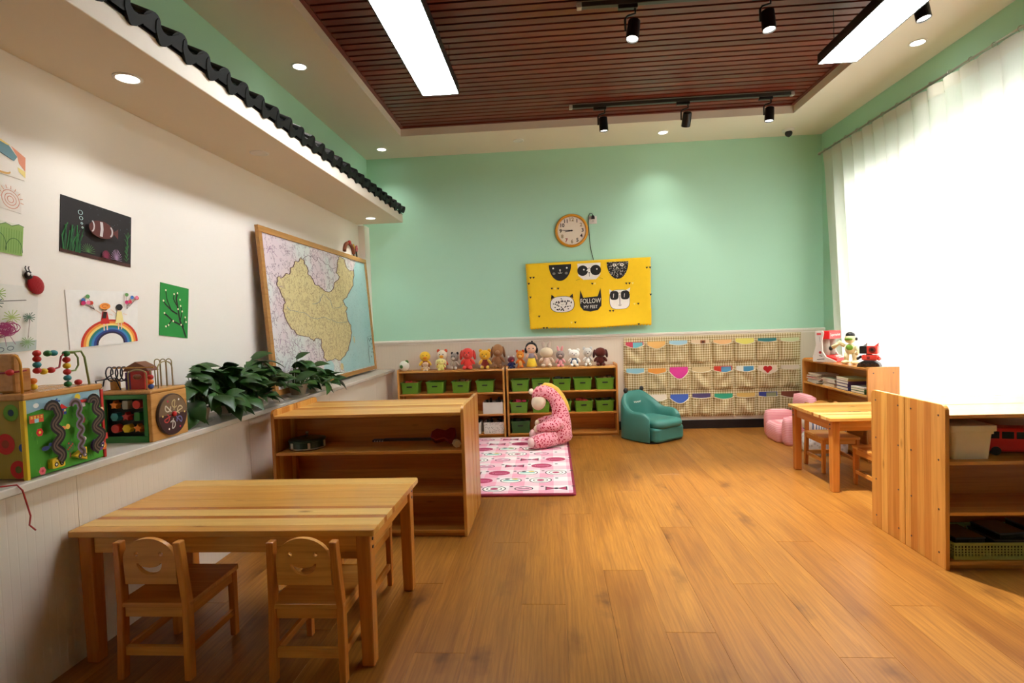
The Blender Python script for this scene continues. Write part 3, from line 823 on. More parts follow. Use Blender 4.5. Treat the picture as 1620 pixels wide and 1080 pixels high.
# wall screen under a yellow printed cloth
CL0, CL1, CZ0, CZ1 = -0.262, 1.108, 1.165, 1.905
def cloth_y(x, z):
    return YB-.085 + 0.0012*sin(x*5.1+.6) + 0.0008*sin(z*7+x*3)
cyel = fabric('yellow_cotton', (250, 206, 36), 400, 0.12, 0.85, 0.05)
t = thing('printed_cloth', 'yellow cloth with cat faces hung over a wall screen', 'cloth', (0, 0, 0))
def cl(u, v):
    x = CL0 + (CL1-CL0)*u; zt = CZ1-.020*(1-u); zb = CZ0+.004*u + 0.006*sin(u*9)
    if v > 0.93:
        w = (v-0.93)/0.07; return (x, cloth_y(x, zt) + w*0.075, zt + 0.008*sin(w*pi/2))
    w = v/0.93; z = zb + (zt-zb)*w
    y = cloth_y(x, z); e = max(0, (abs(u-.5)-.47)/.03)
    if e > 0 and w > 0.25: y += e*e*0.02
    x2 = x + (0.030*(1-w) if u < 0.02 else 0.03*(1-w)*(1-u)**3) - 0.012*(1-w)*u
    zz = z
    if v < 0.001: zz = z - (0.013 if int(round(u*80)) % 2 else 0.0)
    if u < 0.001: x2 -= (0.008 if int(round(v*60)) % 2 else 0.0)
    return (x2, y, zz)
c = MB().grid(cl, 80, 60).build('sheet', cyel, t, smooth=True, fix=False)
sd = c.modifiers.new('thickness', 'SOLIDIFY'); sd.thickness = 0.002; sd.offset = 1
box('screen_body', (CL0+.09, CL1-.08, YB-.06, YB-.012, CZ0+.06, CZ1-.035), black_plastic, t, bevel=0.004)
CW, CH = CL1-CL0, CZ1-CZ0-.02
def cfn(s, u, k):
    x = CL0+s*CW; z = CZ0+u*CH
    return (x, cloth_y(x, z)-.005-k, z-.012*(1-s))
A = CW/CH
pr = Print(cfn, 0.0003)
B, Wt, Gy = (22, 20, 22), (244, 240, 230), (120, 116, 110)
def half(x, y, rx, ry, c): pr.poly([(x-rx, y)] + [(x+rx*cos(a), y+ry*sin(a)) for a in [pi+pi*k/20 for k in range(21)]] + [(x+rx, y)], c)
half(.275, .985, .090, .25, B)
for sx in (-.055, .055): pr.ell(.275+sx, .93, .007, .013, Wt)
pr.ell(.275, .90, .006, .011, Wt); pr.line([(.275, .89), (.275, .86)], .003, Wt); pr.arc(.268, .865, .008, .015, pi, 2*pi, .003, Wt, 6); pr.arc(.282, .865, .008, .015, pi, 2*pi, .003, Wt, 6)
for sx in (-.05, .05): pr.ell(.275+sx, .85, .012, .02, Gy)
pr.build('printed_cat_face', t); pr = Print(cfn, 0.0003)
pr.poly([(.415, .985), (.60, .985), (.595, .80), (.56, .735), (.46, .735), (.42, .80)], Wt)
for sx in (-.052, .052): pr.ell(.508+sx, .875, .043, .080, B); pr.ell(.508+sx+.01, .89, .006, .012, Wt)
pr.arc(.508, .87, .02, .04, .3, pi-.3, .005, B, 8); pr.poly([(.50, .845), (.516, .845), (.508, .82)], B); pr.line([(.508, .82), (.508, .78)], .003, B)
pr.line([(.43, .75), (.40, .73)], .003, B); pr.line([(.585, .76), (.615, .735)], .003, B)
pr.build('printed_cat_face', t); pr = Print(cfn, 0.0003)
half(.735, .985, .086, .26, B)
rn = random.Random(5)
for k in range(150):
    a = rn.uniform(pi, 2*pi); q = rn.uniform(.1, .95); x0, y0 = .735+.086*q*cos(a), .985+.26*q*sin(a)
    d = rn.uniform(.006, .012); pr.line([(x0, y0), (x0+d*cos(a), y0+d*2*sin(a))], .002, Wt)
for sx in (-.03, .03): pr.ell(.735+sx, .93, .014, .022, Wt); pr.ell(.735+sx, .93, .006, .010, B)
pr.build('printed_cat_face', t); pr = Print(cfn, 0.0003)
def blob(x, y, rx, ry, n=3.0, N=32): return [(x+rx*math.copysign(abs(cos(a))**(2/n), cos(a)), y+ry*math.copysign(abs(sin(a))**(2/n), sin(a))) for a in [2*pi*k/N for k in range(N)]]
pr.poly([(.195, .46), (.20, .53), (.225, .49)], B); pr.poly([(.375, .46), (.37, .53), (.345, .49)], B)
pr.poly(blob(.285, .375, .098, .125, 2.6), B); pr.poly(blob(.285, .375, .094, .120, 2.6), Wt)
for k in range(46):
    a = rn.uniform(0, 2*pi); q = rn.uniform(.35, .85)
    x0, y0 = .285+.09*q*cos(a), .375+.115*q*sin(a); pr.ell(x0, y0, rn.uniform(.004, .008), rn.uniform(.007, .013), B, 7)
pr.line([(.275, .38), (.285, .36), (.295, .38)], .003, B)
pr.build('printed_cat_face', t); pr = Print(cfn, 0.0003)
pr.poly([(.425, .44), (.432, .58), (.455, .46), (.57, .475), (.595, .60), (.60, .45), (.598, .33), (.57, .265), (.51, .245), (.455, .265), (.428, .33)], B)
pr.text('FOLLOW', .512, .405, .040, Wt, 2.6); pr.text('MY FEET', .512, .315, .030, Wt, 2.2)
pr.build('printed_cat_face', t); pr = Print(cfn, 0.0003)
pr.poly([(.665, .50), (.665, .57), (.70, .53)], Wt); pr.poly([(.825, .52), (.83, .585), (.79, .545)], Wt)
pr.poly(blob(.745, .41, .082, .150, 3.2), B); pr.poly(blob(.745, .41, .079, .146, 3.2), Wt)
for sx in (-.043, .043): pr.poly(blob(.745+sx, .475, .034, .068, 3), B); pr.line([(.745+sx-.008, .44), (.745+sx-.004, .50)], .004, Wt)
pr.line([(.71, .51), (.78, .51)], .006, B); pr.line([(.745, .48), (.745, .32)], .004, B); pr.arc(.745, .335, .012, .02, pi+.2, 2*pi-.2, .004, B, 6)
pr.build('printed_cat_face', t); pr = Print(cfn, 0.0003)
for (x, y, n) in [(.035, .80, 2), (.205, .62, 1), (.255, .615, 1), (.53, .665, 1), (.80, .645, 2), (.965, .87, 2), (.03, .50, 1), (.095, .20, 1), (.13, .02, 2), (.385, .085, 1), (.89, .33, 1), (.665, .24, 2), (.89, .02, 1), (.99, .46, 1), (.02, .71, 1)]:
    for k in range(n):
        xx = x + k*.025; pr.poly([(xx-.010, y+.016), (xx+.010, y+.016), (xx, y-.016)], B)
for (x, y) in [(.23, .617), (.55, .665), (.85, .645), (.355, .085), (.86, .33)]: pr.poly([(x-.010, y+.016), (x+.010, y+.016), (x, y-.016)], (250, 226, 130))
o = pr.build('printed_triangles', t); o['kind'] = 'stuff'

# pocket hanging: gingham cloth, three rows of eight pockets, a card in each
ging = gingham_mat('olive_gingham', (244, 230, 190), (158, 132, 74), 0.026, 0, 2)
PX0, PX1, PZ0, PZ1 = 0.795, 2.70, 0.135, 1.035
t = thing('pocket_hanging', 'checked cloth wall hanging with three rows of pockets', 'wall organizer', (0, 0, 0))
MB().grid(lambda u, v: (PX0+(PX1-PX0)*u + .006*sin(v*7), YB-.022-.003*sin(u*40)*(v)-.004*(1-v), PZ0+(PZ1-PZ0)*v), 80, 10).build('backing', ging, t, smooth=True, fix=False)
box('hem', (PX0, PX1, YB-.026, YB-.02, PZ1-.006, PZ1+.002), plain('cream_tape', (226, 214, 184), 0.9), t)
cream_tape = MATS['cream_tape']
PWD = (PX1-PX0)/8; rows = [(0.735, 0.995), (0.435, 0.690), (0.150, 0.395)]
cards = [[(206, 70, 90), (240, 190, 110), (176, 216, 232), (232, 206, 170), (240, 190, 130), (232, 222, 110), (60, 130, 130), (214, 220, 170)],
         [(140, 190, 204), (226, 150, 60), (222, 60, 150), (216, 190, 140), (206, 60, 40), (226, 222, 206), (236, 214, 190), (224, 206, 186)],
         [(150, 120, 90), (236, 220, 200), (70, 104, 190), (86, 70, 110), (50, 160, 124), (216, 176, 96), (60, 70, 150), (128, 60, 36)]]
cname = [['red and blue', 'pale orange', 'pale blue', 'cream', 'peach', 'yellow', 'dark teal', 'pale green'],
         ['greyish blue', 'orange', 'magenta', 'tan', 'red and blue', 'white and blue', 'cream', 'beige'],
         ['brown', 'ivory', 'blue', 'purple', 'green', 'ochre', 'navy', 'dark brown']]
second = {(0, 0): (110, 180, 190), (1, 4): (90, 150, 190), (1, 5): (80, 150, 190), (2, 6): (150, 150, 110)}
scoop = {(1, 2): 0.085, (1, 6): 0.05, (2, 1): 0.03, (2, 2): 0.06, (0, 1): 0.05, (0, 0): 0.035, (0, 5): 0.03}
rp = random.Random(11)
for r, (z0, z1) in enumerate(rows):
    for i in range(8):
        x0 = PX0+.008+i*PWD; x1 = x0+PWD-.020; sg = scoop.get((r, i), rp.uniform(.008, .024)); ph = rp.uniform(0, 6); skew = rp.uniform(-1, 1)
        def pk(u, v):
            zt = z1-.045 - sg*sin(pi*u)
            z = z0 + (zt-z0)*v
            e = min(1, min(u, 1-u)*10)**.5; bul = (0.022+.022*v)*e*(.75+.25*sin(pi*u))*min(1, .25+v*8)
            fold = (0.010*sin(u*7+v*8*skew+ph) + .006*sin(u*13-v*6*skew))*sin(pi*u)
            return (x0+(x1-x0)*u, YB-.030-bul-fold, z)
        p = MB().grid(pk, 14, 10).build('pocket', ging, t, smooth=True, fix=False)
        MB().tube([(lambda q: (q[0], q[1], q[2]))(pk(u/14, 1.0)) for u in range(15)], 0.0048, 5).build('pocket_trim', cream_tape, p, smooth=True)
        ct = z1 - (0.0 if r else 0.008) - rp.uniform(0, .012)
        cd = thing('picture_card', '%s picture card in the %s pocket from the toy shelves, %s row' % (cname[r][i], ordinal(i), ['top', 'middle', 'bottom'][r]), 'card', (x0+PWD/2-.007, YB-.0315, z0+.13), 0, 'cards in the wall pockets')
        hw = PWD/2-.022
        box('sheet', (-hw, hw, -0.0045, 0.0, 0.0, ct-z0-.13), flat(cards[r][i]), cd)
        if (r, i) in second: box('patch', (-hw*.2, hw*.9, -0.006, -0.0046, .01, ct-z0-.136), flat(second[(r, i)]), cd)
        if (r, i) == (1, 6):
            pq = Print(lambda s, u, k: (s, -0.0048-k, u)); zz = ct-z0-.165
            pq.ell(-.022, zz, .026, .026, (196, 20, 24)); pq.ell(.022, zz, .026, .026, (196, 20, 24)); pq.poly([(-.045, zz-.01), (.045, zz-.01), (0, zz-.055)], (196, 20, 24)); pq.build('heart', cd)
        if (r, i) == (0, 3):
            pq = Print(lambda s, u, k: (s, -0.0048-k, u)); zz = ct-z0-.157; pq.rect(.0, .055, zz-.02, zz+.02, (150, 84, 40)); pq.ell(.028, zz, .014, .012, (80, 40, 20)); pq.build('stamp', cd)

# ------------------------------------------------------------------ bins and boxes on the back shelves
green_pl = plain('green_plastic', (92, 136, 34), 0.4)
dgreen_pl = plain('dark_green_plastic', (44, 84, 34), 0.4)
dark_in = plain('bin_shadow_slot', (20, 26, 12), 0.7)
def bin_mesh(w, d, h):
    m = MB(); k = 0.86; T = 0.004
    def ring(hw, hd, z): return [(p[0], p[1], z) for p in rounded(-hw, hw, -hd, hd, 0.015, 3)]
    loops = [ring(w/2*k, d/2*k, 0), ring(w/2-.006, d/2-.006, h-.012), ring(w/2, d/2, h-.012), ring(w/2, d/2, h), ring(w/2-.010, d/2-.010, h), ring(w/2*k-.006, d/2*k-.006, T)]
    n = len(loops[0]); vs = [p for l in loops for p in l]; fs = []
    for i in range(len(loops)-1): fs += [(i*n+j, i*n+(j+1) % n, (i+1)*n+(j+1) % n, (i+1)*n+j) for j in range(n)]
    fs += [tuple(range(n-1, -1, -1)), tuple((len(loops)-1)*n+j for j in range(n))]
    return m.add(vs, fs)
def bin_(x, y, z, w, d, h, label, mat=green_pl, fill=None, group='green plastic bins'):
    t = thing('storage_bin', label, 'bin', (x, y, z), 0, group)
    bin_mesh(w, d, h).build('tub', mat, t)
    MB().prism(rounded(-.030, .030, h*.62-.007, h*.62+.007, .006, 3), 'y', -d/2-.0008, -d/2+.012).build('handle_slot', dark_in, t)
    if fill:
        rr = random.Random(int(x*1000+z*77))
        m = MB()
        for k in range(7):
            m.M = Matrix.Translation((rr.uniform(-w*.32, w*.32), rr.uniform(-d*.28, d*.28), h+rr.uniform(-.018, .006))) @ Matrix.Rotation(rr.uniform(0, 3), 4, 'Z') @ Matrix.Rotation(rr.uniform(-.4, .4), 4, 'X')
            if k % 2: m.box(-.03, .03, -.018, .018, -.012, .012)
            else: m.ell((0, 0, 0), (.026, .02, .016), seg=10, rings=6)
        o = m.build('contents', fill, t, smooth=False); o['kind'] = 'stuff'
    return t
Z1, Z2, Z3 = 0.4922, 0.2562, 0.0362
BY = 5.972
redtoy = plain('red_toy_bits', (176, 44, 34), 0.5); pinktoy = plain('pink_toy_bits', (214, 50, 90), 0.5); browntoy = plain('brown_toy_bits', (120, 76, 40), 0.6); dk = plain('dark_toy_bits', (50, 44, 38), 0.6)
for i, (x, f) in enumerate([(-1.583, redtoy), (-1.300, None), (-1.015, browntoy), (-0.745, None)]):
    bin_(x, BY, Z1, 0.205, 0.20, 0.125, 'green bin, %s from the map on the shelf beside it' % ordinal(i), green_pl, f)
for i, (x, f) in enumerate([(-0.362, None), (-0.134, None), (0.092, dk), (0.318, None), (0.557, browntoy)]):
    bin_(x, BY, Z1, 0.205, 0.20, 0.125, 'upper row green bin, %s in the shelf behind the giraffe' % ordinal(i), green_pl, f)
for i, (x, f) in enumerate([(-0.380, pinktoy), (-0.140, None), (0.092, None), (0.324, redtoy), (0.552, dk)]):
    bin_(x, BY, Z2, 0.205, 0.20, 0.118, 'middle row green bin, %s in the shelf behind the giraffe' % ordinal(i), green_pl, f)
bin_(-0.37, BY, Z3, 0.22, 0.20, 0.13, 'dark green bin on the bottom board behind the giraffe', dgreen_pl, dk)
wbox = spots_mat('dotted_white_card', (232, 226, 214), (130, 122, 110), 75, 0.30)
for (x, z, lab, mt) in [(-0.662, Z2, 'white open box on the middle board of the wall shelf', plain('white_card', (224, 220, 208), 0.6)), (-0.660, Z3, 'dotted white box on the bottom board of the wall shelf', wbox), (-0.915, Z3, 'plain white box on the bottom board partly behind the pine shelf end', MATS['white_card'] if 'white_card' in MATS else wbox)]:
    t = thing('storage_box', lab, 'box', (x, BY, z), 0, 'white boxes on the wall shelf')
    m = MB(); m.box(-.11, .11, -.10, .10, 0, .004); m.box(-.11, .11, -.10, -.096, .004, .125); m.box(-.11, .11, .096, .10, .004, .125); m.box(-.11, -.106, -.096, .096, .004, .125); m.box(.106, .11, -.096, .096, .004, .125)
    m.build('carton', mt, t)
    rr = random.Random(int(x*100)); m = MB()
    for k in range(8):
        m.M = Matrix.Translation((rr.uniform(-.08, .08), rr.uniform(-.07, .07), .11)) @ Matrix.Rotation(rr.uniform(-.4, .4), 4, 'Y'); m.box(-.012, .012, -.012, .012, -.05, rr.uniform(.02, .05))
    o = m.build('contents', dk, t); o['kind'] = 'stuff'

# ------------------------------------------------------------------ plush toys on the back shelves
def E3(m, c, r, rot=(0, 0, 0)):
    from mathutils import Euler
    return m.ell(c, r, Euler(rot))
def plush(name, label, x, y, z, h, body, head=None, ear=None, limb=None, muzzle=None, ears='round', belly=None, rz=0.0, nose=(24, 18, 18), eyes=True, wide=1.0):
    head = head or body; ear = ear or head; limb = limb or body
    F = lambda c: fabric('plush_%02x%02x%02x' % c, c, 90, 0.5)
    t = thing(name, label, 'plush toy', (x, y, z), rz, 'soft toys on the shelf tops')
    w = h*wide
    E3(MB(), (0, 0, .27*h), (.20*w, .17*w, .27*h)).build('body', F(body), t, smooth=True)
    hd = E3(MB(), (0, -.03*h, .68*h), (.27*w, .24*w, .25*h)).build('head', F(head), t, smooth=True)
    for sx in (-1, 1):
        if ears == 'round': E3(MB(), (sx*.20*w, 0, .89*h), (.09*w, .05*w, .09*h)).build('ear', F(ear), hd, smooth=True)
        if ears == 'long': E3(MB(), (sx*.11*w, .02*h, 1.02*h), (.075*w, .04*w, .19*h), (0, sx*.25, 0)).build('ear', F(ear), hd, smooth=True)
        if ears == 'floppy': E3(MB(), (sx*.28*w, 0, .62*h), (.07*w, .12*w, .22*h), (0, -sx*.15, 0)).build('ear', F(ear), hd, smooth=True)
        E3(MB(), (sx*.21*w, -.08*h, .34*h), (.07*w, .08*w, .16*h), (.3, -sx*.6, 0)).build('arm', F(limb), t, smooth=True)
        E3(MB(), (sx*.13*w, -.19*h, .085*h), (.085*w, .15*w, .085*h)).build('leg', F(limb), t, smooth=True)
        if eyes: E3(MB(), (sx*.09*w, -.255*w, .73*h), (.022*h, .018*h, .026*h)).build('eye', black_plastic, hd, smooth=True)
    if muzzle: E3(MB(), (0, -.22*h, .62*h), (.11*w, .09*w, .075*h)).build('muzzle', F(muzzle), hd, smooth=True)
    if nose: E3(MB(), (0, -.30*w if muzzle else -.275*w, .65*h), (.035*h, .022*h, .025*h)).build('nose', plain('nose_%02x%02x%02x' % nose, nose, 0.4), hd, smooth=True)
    if belly: E3(MB(), (0, -.06*w, .25*h), (.15*w, .13*w, .20*h)).build('belly', F(belly), t, smooth=True)
    return t
ZT = 0.7425
t = thing('ball_toy', 'small white ball with green patches at the shelf end by the ledge', 'ball', (-1.645, 5.93, ZT))
E3(MB(), (0, 0, .058), .058).build('ball', fabric('plush_e8e6d8', (232, 230, 216), 90, 0.4), t, smooth=True)
for p in ((-.016, -.045, .055), (.03, .0, .102)): E3(MB(), p, (.022, .016, .022)).build('patch', fabric('plush_508040', (80, 128, 64), 90, 0.4), t, smooth=True)
plush('plush_chick', 'yellow plush chick sitting behind a small pup', -1.43, 6.03, ZT, .225, (140, 60, 40), (246, 196, 60), (246, 214, 110), (246, 196, 60), (240, 150, 40), None, None, 0.2, None)
plush('plush_pup', 'small cream plush pup lying before the yellow chick', -1.395, 5.90, ZT, .105, (238, 214, 180), (236, 206, 170), (176, 110, 70), (238, 214, 180), (250, 236, 216), 'floppy', None, 0, (40, 24, 20), True, 1.3)
plush('plush_hen', 'white and red plush hen behind a pale yellow toy', -1.235, 6.04, ZT, .235, (206, 80, 50), (240, 230, 206), (206, 80, 50), (206, 80, 50), (236, 170, 60), 'round', None, 0, None, True, .9)
plush('plush_elephant', 'small pale yellow plush elephant next to the coral dog', -1.225, 5.90, ZT, .145, (232, 226, 130), (238, 232, 150), (244, 238, 190), None, (238, 232, 150), 'floppy', None, .2, None, True, 1.2)
plush('plush_husky', 'grey and black plush dog leaning by the coral dog', -1.085, 6.0, ZT, .20, (196, 184, 166), (150, 142, 132), (46, 40, 40), (214, 204, 190), (226, 220, 208), 'round', None, -.3, (20, 18, 18), True, .85)
plush('plush_dog', 'coral red plush dog with drooping ears', -.935, 5.97, ZT, .255, (226, 70, 62), (226, 74, 66), (206, 62, 54), None, (232, 92, 82), 'floppy', None, 0, (120, 20, 24), True, 1.02)
plush('plush_bear', 'yellow plush bear with a dark red top', -.742, 5.97, ZT, .225, (120, 40, 30), (246, 190, 50), (240, 176, 40), (248, 206, 90), (250, 206, 90), 'round', None, 0, (40, 24, 16), True, 1.05)
plush('plush_dog', 'shaggy brown plush dog at the shelf end', -.600, 6.0, ZT, .29, (150, 104, 66), (164, 120, 80), (126, 82, 50), None, (176, 134, 96), 'floppy', None, 0, (14, 12, 12), False, .8)
plush('plush_bird', 'small dark blue plush toy with red and white', -.452, 5.94, ZT, .14, (36, 44, 96), (96, 30, 44), (224, 220, 212), (36, 44, 96), (206, 60, 60), 'round', None, .5, None, False, 1.1)
plush('plush_tiger', 'slim orange plush tiger beside the doll', -.352, 5.97, ZT, .205, (230, 120, 30), (236, 150, 50), (214, 90, 30), (232, 130, 40), (246, 200, 110), 'round', (246, 200, 110), 0, None, True, .8)
plush('plush_rabbit', 'cream plush rabbit with floral body and sleepy eyes', -.063, 5.97, ZT, .235, (216, 190, 170), (222, 208, 178), (206, 186, 170), (214, 192, 170), None, 'long', None, 0, None, False, 1.15)
plush('plush_rabbit', 'grey plush rabbit with pink ears and pink bow', .086, 5.97, ZT, .19, (150, 136, 132), (146, 132, 130), (236, 160, 160), (236, 170, 176), (170, 156, 150), 'long', (240, 170, 180), 0, (200, 120, 120), True, .95)
plush('plush_cat', 'white plush cat in blue overalls', .236, 5.95, ZT, .20, (70, 104, 140), (240, 238, 230), None, (236, 234, 226), None, 'round', (240, 238, 230), 0, (40, 50, 70), True, 1.1)
plush('plush_koala', 'pale grey plush koala beside the dark brown dog', .385, 5.97, ZT, .215, (206, 206, 200), (206, 206, 200), (190, 190, 186), (214, 214, 208), None, 'round', (236, 236, 230), 0, (30, 24, 22), True, .85)
plush('plush_dog', 'dark brown plush dog at the shelf corner by the pockets', .520, 5.95, ZT, .215, (84, 30, 20), (84, 30, 20), (66, 22, 16), (84, 30, 20), None, 'floppy', None, 0, None, False, 1.1)
# rag doll
t = thing('doll', 'doll with black hair, grey top and yellow skirt', 'doll', (-.228, 5.96, ZT), 0, 'soft toys on the shelf tops')
skin = fabric('doll_skin', (240, 200, 170), 200, 0.1); hair = fabric('doll_hair', (26, 18, 20), 120, 0.4)
E3(MB(), (0, 0, .212), (.058, .052, .056)).build('head', skin, t, smooth=True)
hr = E3(MB(), (0, .013, .222), (.066, .054, .060)).build('hair', hair, t, smooth=True)
for sx in (-1, 1):
    E3(MB(), (sx*.058, .004, .19), (.018, .022, .034)).build('lock', hair, hr, smooth=True)
    E3(MB(), (sx*.022, -.048, .212), (.006, .004, .008)).build('eye', black_plastic, t, smooth=True)
    MB().tube([(sx*.03, 0, .15), (sx*.052, -.004, .12), (sx*.06, -.006, .09)], [.011, .010, .009], 8).build('arm', skin, t, smooth=True)
E3(MB(), (.01, .01, .284), (.010, .008, .012)).build('hair_bow', hair, hr, smooth=True)
MB().lathe([(.022, .155), (.032, .14), (.034, .10)], seg=16).build('top', fabric('doll_top', (160, 150, 160), 200, 0.2), t, smooth=True)
MB().lathe([(.034, .104), (.050, .06), (.062, .014), (.058, .012)], seg=20).build('skirt', fabric('doll_skirt', (246, 206, 60), 200, 0.2), t, smooth=True)
MB().lathe([(.045, 0.0), (.045, .013)], seg=20).build('stand', plain('doll_base', (230, 214, 180), 0.5), t)

# giraffe sitting on the mat
gp = spots_mat('giraffe_print', (244, 168, 180), (190, 24, 60), 50, 0.40)
cream = fabric('cream_plush', (236, 220, 190), 90, 0.4); yel = fabric('yellow_plush', (236, 196, 90), 90, 0.5)
t = thing('plush_giraffe', 'big pink spotted plush giraffe slumped on the mat', 'plush toy', (0.0, 5.42, 0.0202))
P = [(.0, .0, .004), (.0, .0, .05), (.005, 0, .11), (.03, 0, .17), (.055, 0, .225), (.065, 0, .28), (.058, 0, .34), (.040, 0, .40), (.008, 0, .46), (-.035, -.005, .505), (-.085, -.01, .525), (-.135, -.012, .515), (-.17, -.014, .485), (-.19, -.015, .455)]
Rr = [.10, .165, .178, .155, .120, .092, .080, .073, .068, .066, .068, .070, .060, .03]
MB().tube(P, Rr, 18).build('body', gp, t, smooth=True)
E3(MB(), (-.150, -.03, .425), (.072, .066, .082), (0, .3, 0)).build('muzzle', cream, t, smooth=True)
mp = [(.160, 0, .34), (.142, 0, .41), (.104, 0, .49), (.050, 0, .560), (-.02, 0, .604), (-.085, 0, .612)]
m = MB()
vs = []; 
for (a, b, c) in mp: vs += [(a, -.02, c), (a, .02, c), (a-.055, .02, c-.04), (a-.055, -.02, c-.04)]
m.add(vs, [(i*4+k, i*4+(k+1) % 4, i*4+4+(k+1) % 4, i*4+4+k) for i in range(5) for k in range(4)] + [(0,1,2,3), (23,22,21,20)]); m.build('mane', yel, t, smooth=True)
for sy in (-1, 1):
    MB().tube([(-.165, sy*.03-.01, .50), (-.205, sy*.035-.01, .522)], .014, 8).build('horn', gp, t, smooth=True)
    E3(MB(), (-.222, sy*.037-.01, .530), .024).build('horn_tip', cream, t, smooth=True)
    E3(MB(), (-.12, sy*.075-.01, .56), (.018, .03, .028)).build('ear', gp, t, smooth=True)
    a = MB().tube([(.06, sy*.13, .235), (.0, sy*.17, .21), (-.09, sy*.175, .20), (-.16, sy*.15, .185)], [.055, .052, .048, .040], 12).build('arm', gp, t, smooth=True)
    E3(MB(), (-.172, sy*.148, .180), (.030, .036, .036)).build('paw', cream, a, smooth=True)
    l = MB().tube([(-.02, sy*.12-.02, .090), (-.11, sy*.17-.04, .080), (-.19, sy*.19-.07, .074), (-.215, sy*.19-.085, .074)], [.085, .075, .064, .056], 12).build('leg', gp, t, smooth=True)
    E3(MB(), (-.226, sy*.19-.095, .076), (.030, .046, .048), (0, 0, .55)).build('sole', fabric('pale_pink_plush', (238, 200, 196), 90, 0.4), l, smooth=True)

# ------------------------------------------------------------------ armchairs
teal_f = plain('teal_leatherette', (58, 122, 112), 0.45, var=0.12, scale=5, bump=0.05)
def tub_chair(name, label, loc, rz, mat, W=0.30, D=0.30, arm=0.33, back=0.50, seat=0.235, th=0.085):
    """front at local -y"""
    t = thing(name, label, 'armchair', loc, rz)
    def hgt(a): # a: -1..1 along the U, 0 = back
        k = abs(a); s_ = max(0, min(1, (0.66-k)/0.52)); s_ = s_*s_*(3-2*s_)
        return arm + (back-arm)*s_ - 0.05*max(0, (k-.86)/.14)**2
    pts = []
    N = 40
    for i in range(N+1):
        a = -1+2*i/N; ang = a*radians(128)       # 0 = +y (back)
        e = 3.2; cx, cy = sin(ang), cos(ang)
        q = (abs(cx)**e+abs(cy)**e)**(-1/e); pts.append((cx*q, cy*q, a))
    secs = 12; vs = []; fs = []
    for (px, py, a) in pts:
        hh = hgt(a)
        loop = [(1.0, 0.012), (1.0, hh*.55), (0.985, hh-.05), (0.96, hh-.018), (0.90, hh), (0.83, hh-.004), (0.77, hh-.028), (0.735, hh-.07), (0.72, seat-.02), (0.72, 0.02)]
        for k, z in loop:
            if px*px+py*py > 0: vs.append((px*W*k, py*D*k, z))
    n = 10
    for i in range(N): fs += [(i*n+j, i*n+(j+1) % n, (i+1)*n+(j+1) % n, (i+1)*n+j) for j in range(n)]
    fs += [tuple(range(n)), tuple(N*n+j for j in range(n-1, -1, -1))]
    sh = MB().add(vs, fs).build('shell', mat, t, smooth=True, bevel=0.012)
    bs_ = MB().prism(rounded(-W*.79, W*.79, -D*.93, D*.72, .05, 5), 'z', 0.012, seat-.055).build('seat_base', mat, t, bevel=0.02)
    m = MB(); o = rounded(-W*.72, W*.72, -D*1.02, D*.70, .09, 6)
    nn = len(o); c = (0, -D*.15)
    lay = [(0.96, seat-.055), (1.0, seat-.035), (1.0, seat-.008), (0.93, seat+.012), (0.6, seat+.024), (0.2, seat+.028)]
    vs = [(c[0]+(p[0]-c[0])*k, c[1]+(p[1]-c[1])*k, z) for k, z in lay for p in o]
    fs = [(i*nn+j, i*nn+(j+1) % nn, (i+1)*nn+(j+1) % nn, (i+1)*nn+j) for i in range(len(lay)-1) for j in range(nn)] + [tuple(range(nn-1, -1, -1)), tuple((len(lay)-1)*nn+j for j in range(nn))]
    m.add(vs, fs).build('seat_cushion', mat, t, smooth=True)
    MB().prism(rounded(-W*.9, W*.9, -D*.85, D*.9, .08, 5), 'z', 0.0, 0.0118).build('sole', black_plastic, t)
    return t
t = tub_chair('kids_armchair', 'teal kids armchair with small black ears', (1.005, 5.70, 0), radians(38), teal_f, 0.27, 0.275, 0.30, 0.475, 0.205)
for sx in (-1, 1):
    E3(MB(), (sx*.120, .238, .482), (.028, .019, .030)).build('ear', black_plastic, t, smooth=True)
pr = Print(lambda s, u, k: (s, .188+(.34-u)*-.02-k*1, u-.02), 0.0004)
pr.line([(-.05, .385), (-.04, .37), (-.027, .383), (-.014, .368), (0, .383), (.014, .368), (.027, .383), (.04, .37), (.05, .387)], .009, (236, 232, 220))
o = pr.build('stitched_mouth', t)

pinkf = stripes_mat('pink_striped_fabric', (226, 150, 156), (236, 180, 182), 2, 0.016)
t = thing('kids_sofa', 'pink striped kids sofa between the wall pockets and bookshelf', 'armchair', (2.315, 5.50, 0), -pi/2)
def cushion(name, x0, x1, y0, y1, z0, z1, mat, par, puff=0.02, r=0.05):
    m = MB(); o = rounded(x0, x1, y0, y1, r, 5); nn = len(o); cx, cy = (x0+x1)/2, (y0+y1)/2; h = z1-z0
    lay = [(0.90, z0), (0.98, z0+h*.15), (1.0, z0+h*.5), (0.98, z0+h*.82), (0.88, z1), (0.5, z1+puff*.8), (0.15, z1+puff)]
    vs = [(cx+(p[0]-cx)*k, cy+(p[1]-cy)*k, z) for k, z in lay for p in o]
    fs = [(i*nn+j, i*nn+(j+1) % nn, (i+1)*nn+(j+1) % nn, (i+1)*nn+j) for i in range(len(lay)-1) for j in range(nn)] + [tuple(range(nn-1, -1, -1)), tuple((len(lay)-1)*nn+j for j in range(nn))]
    return m.add(vs, fs).build(name, mat, par, smooth=True)
cushion('seat', -.16, .16, -.19, .10, 0.0, .17, pinkf, t)
for sx in (-1, 1): cushion('arm', sx*.22-.06, sx*.22+.06, -.16, .12, 0.0, .255, pinkf, t, .015, .04)
cushion('backrest', -.20, .20, .095, .185, 0.0, .43, pinkf, t, .02, .04)
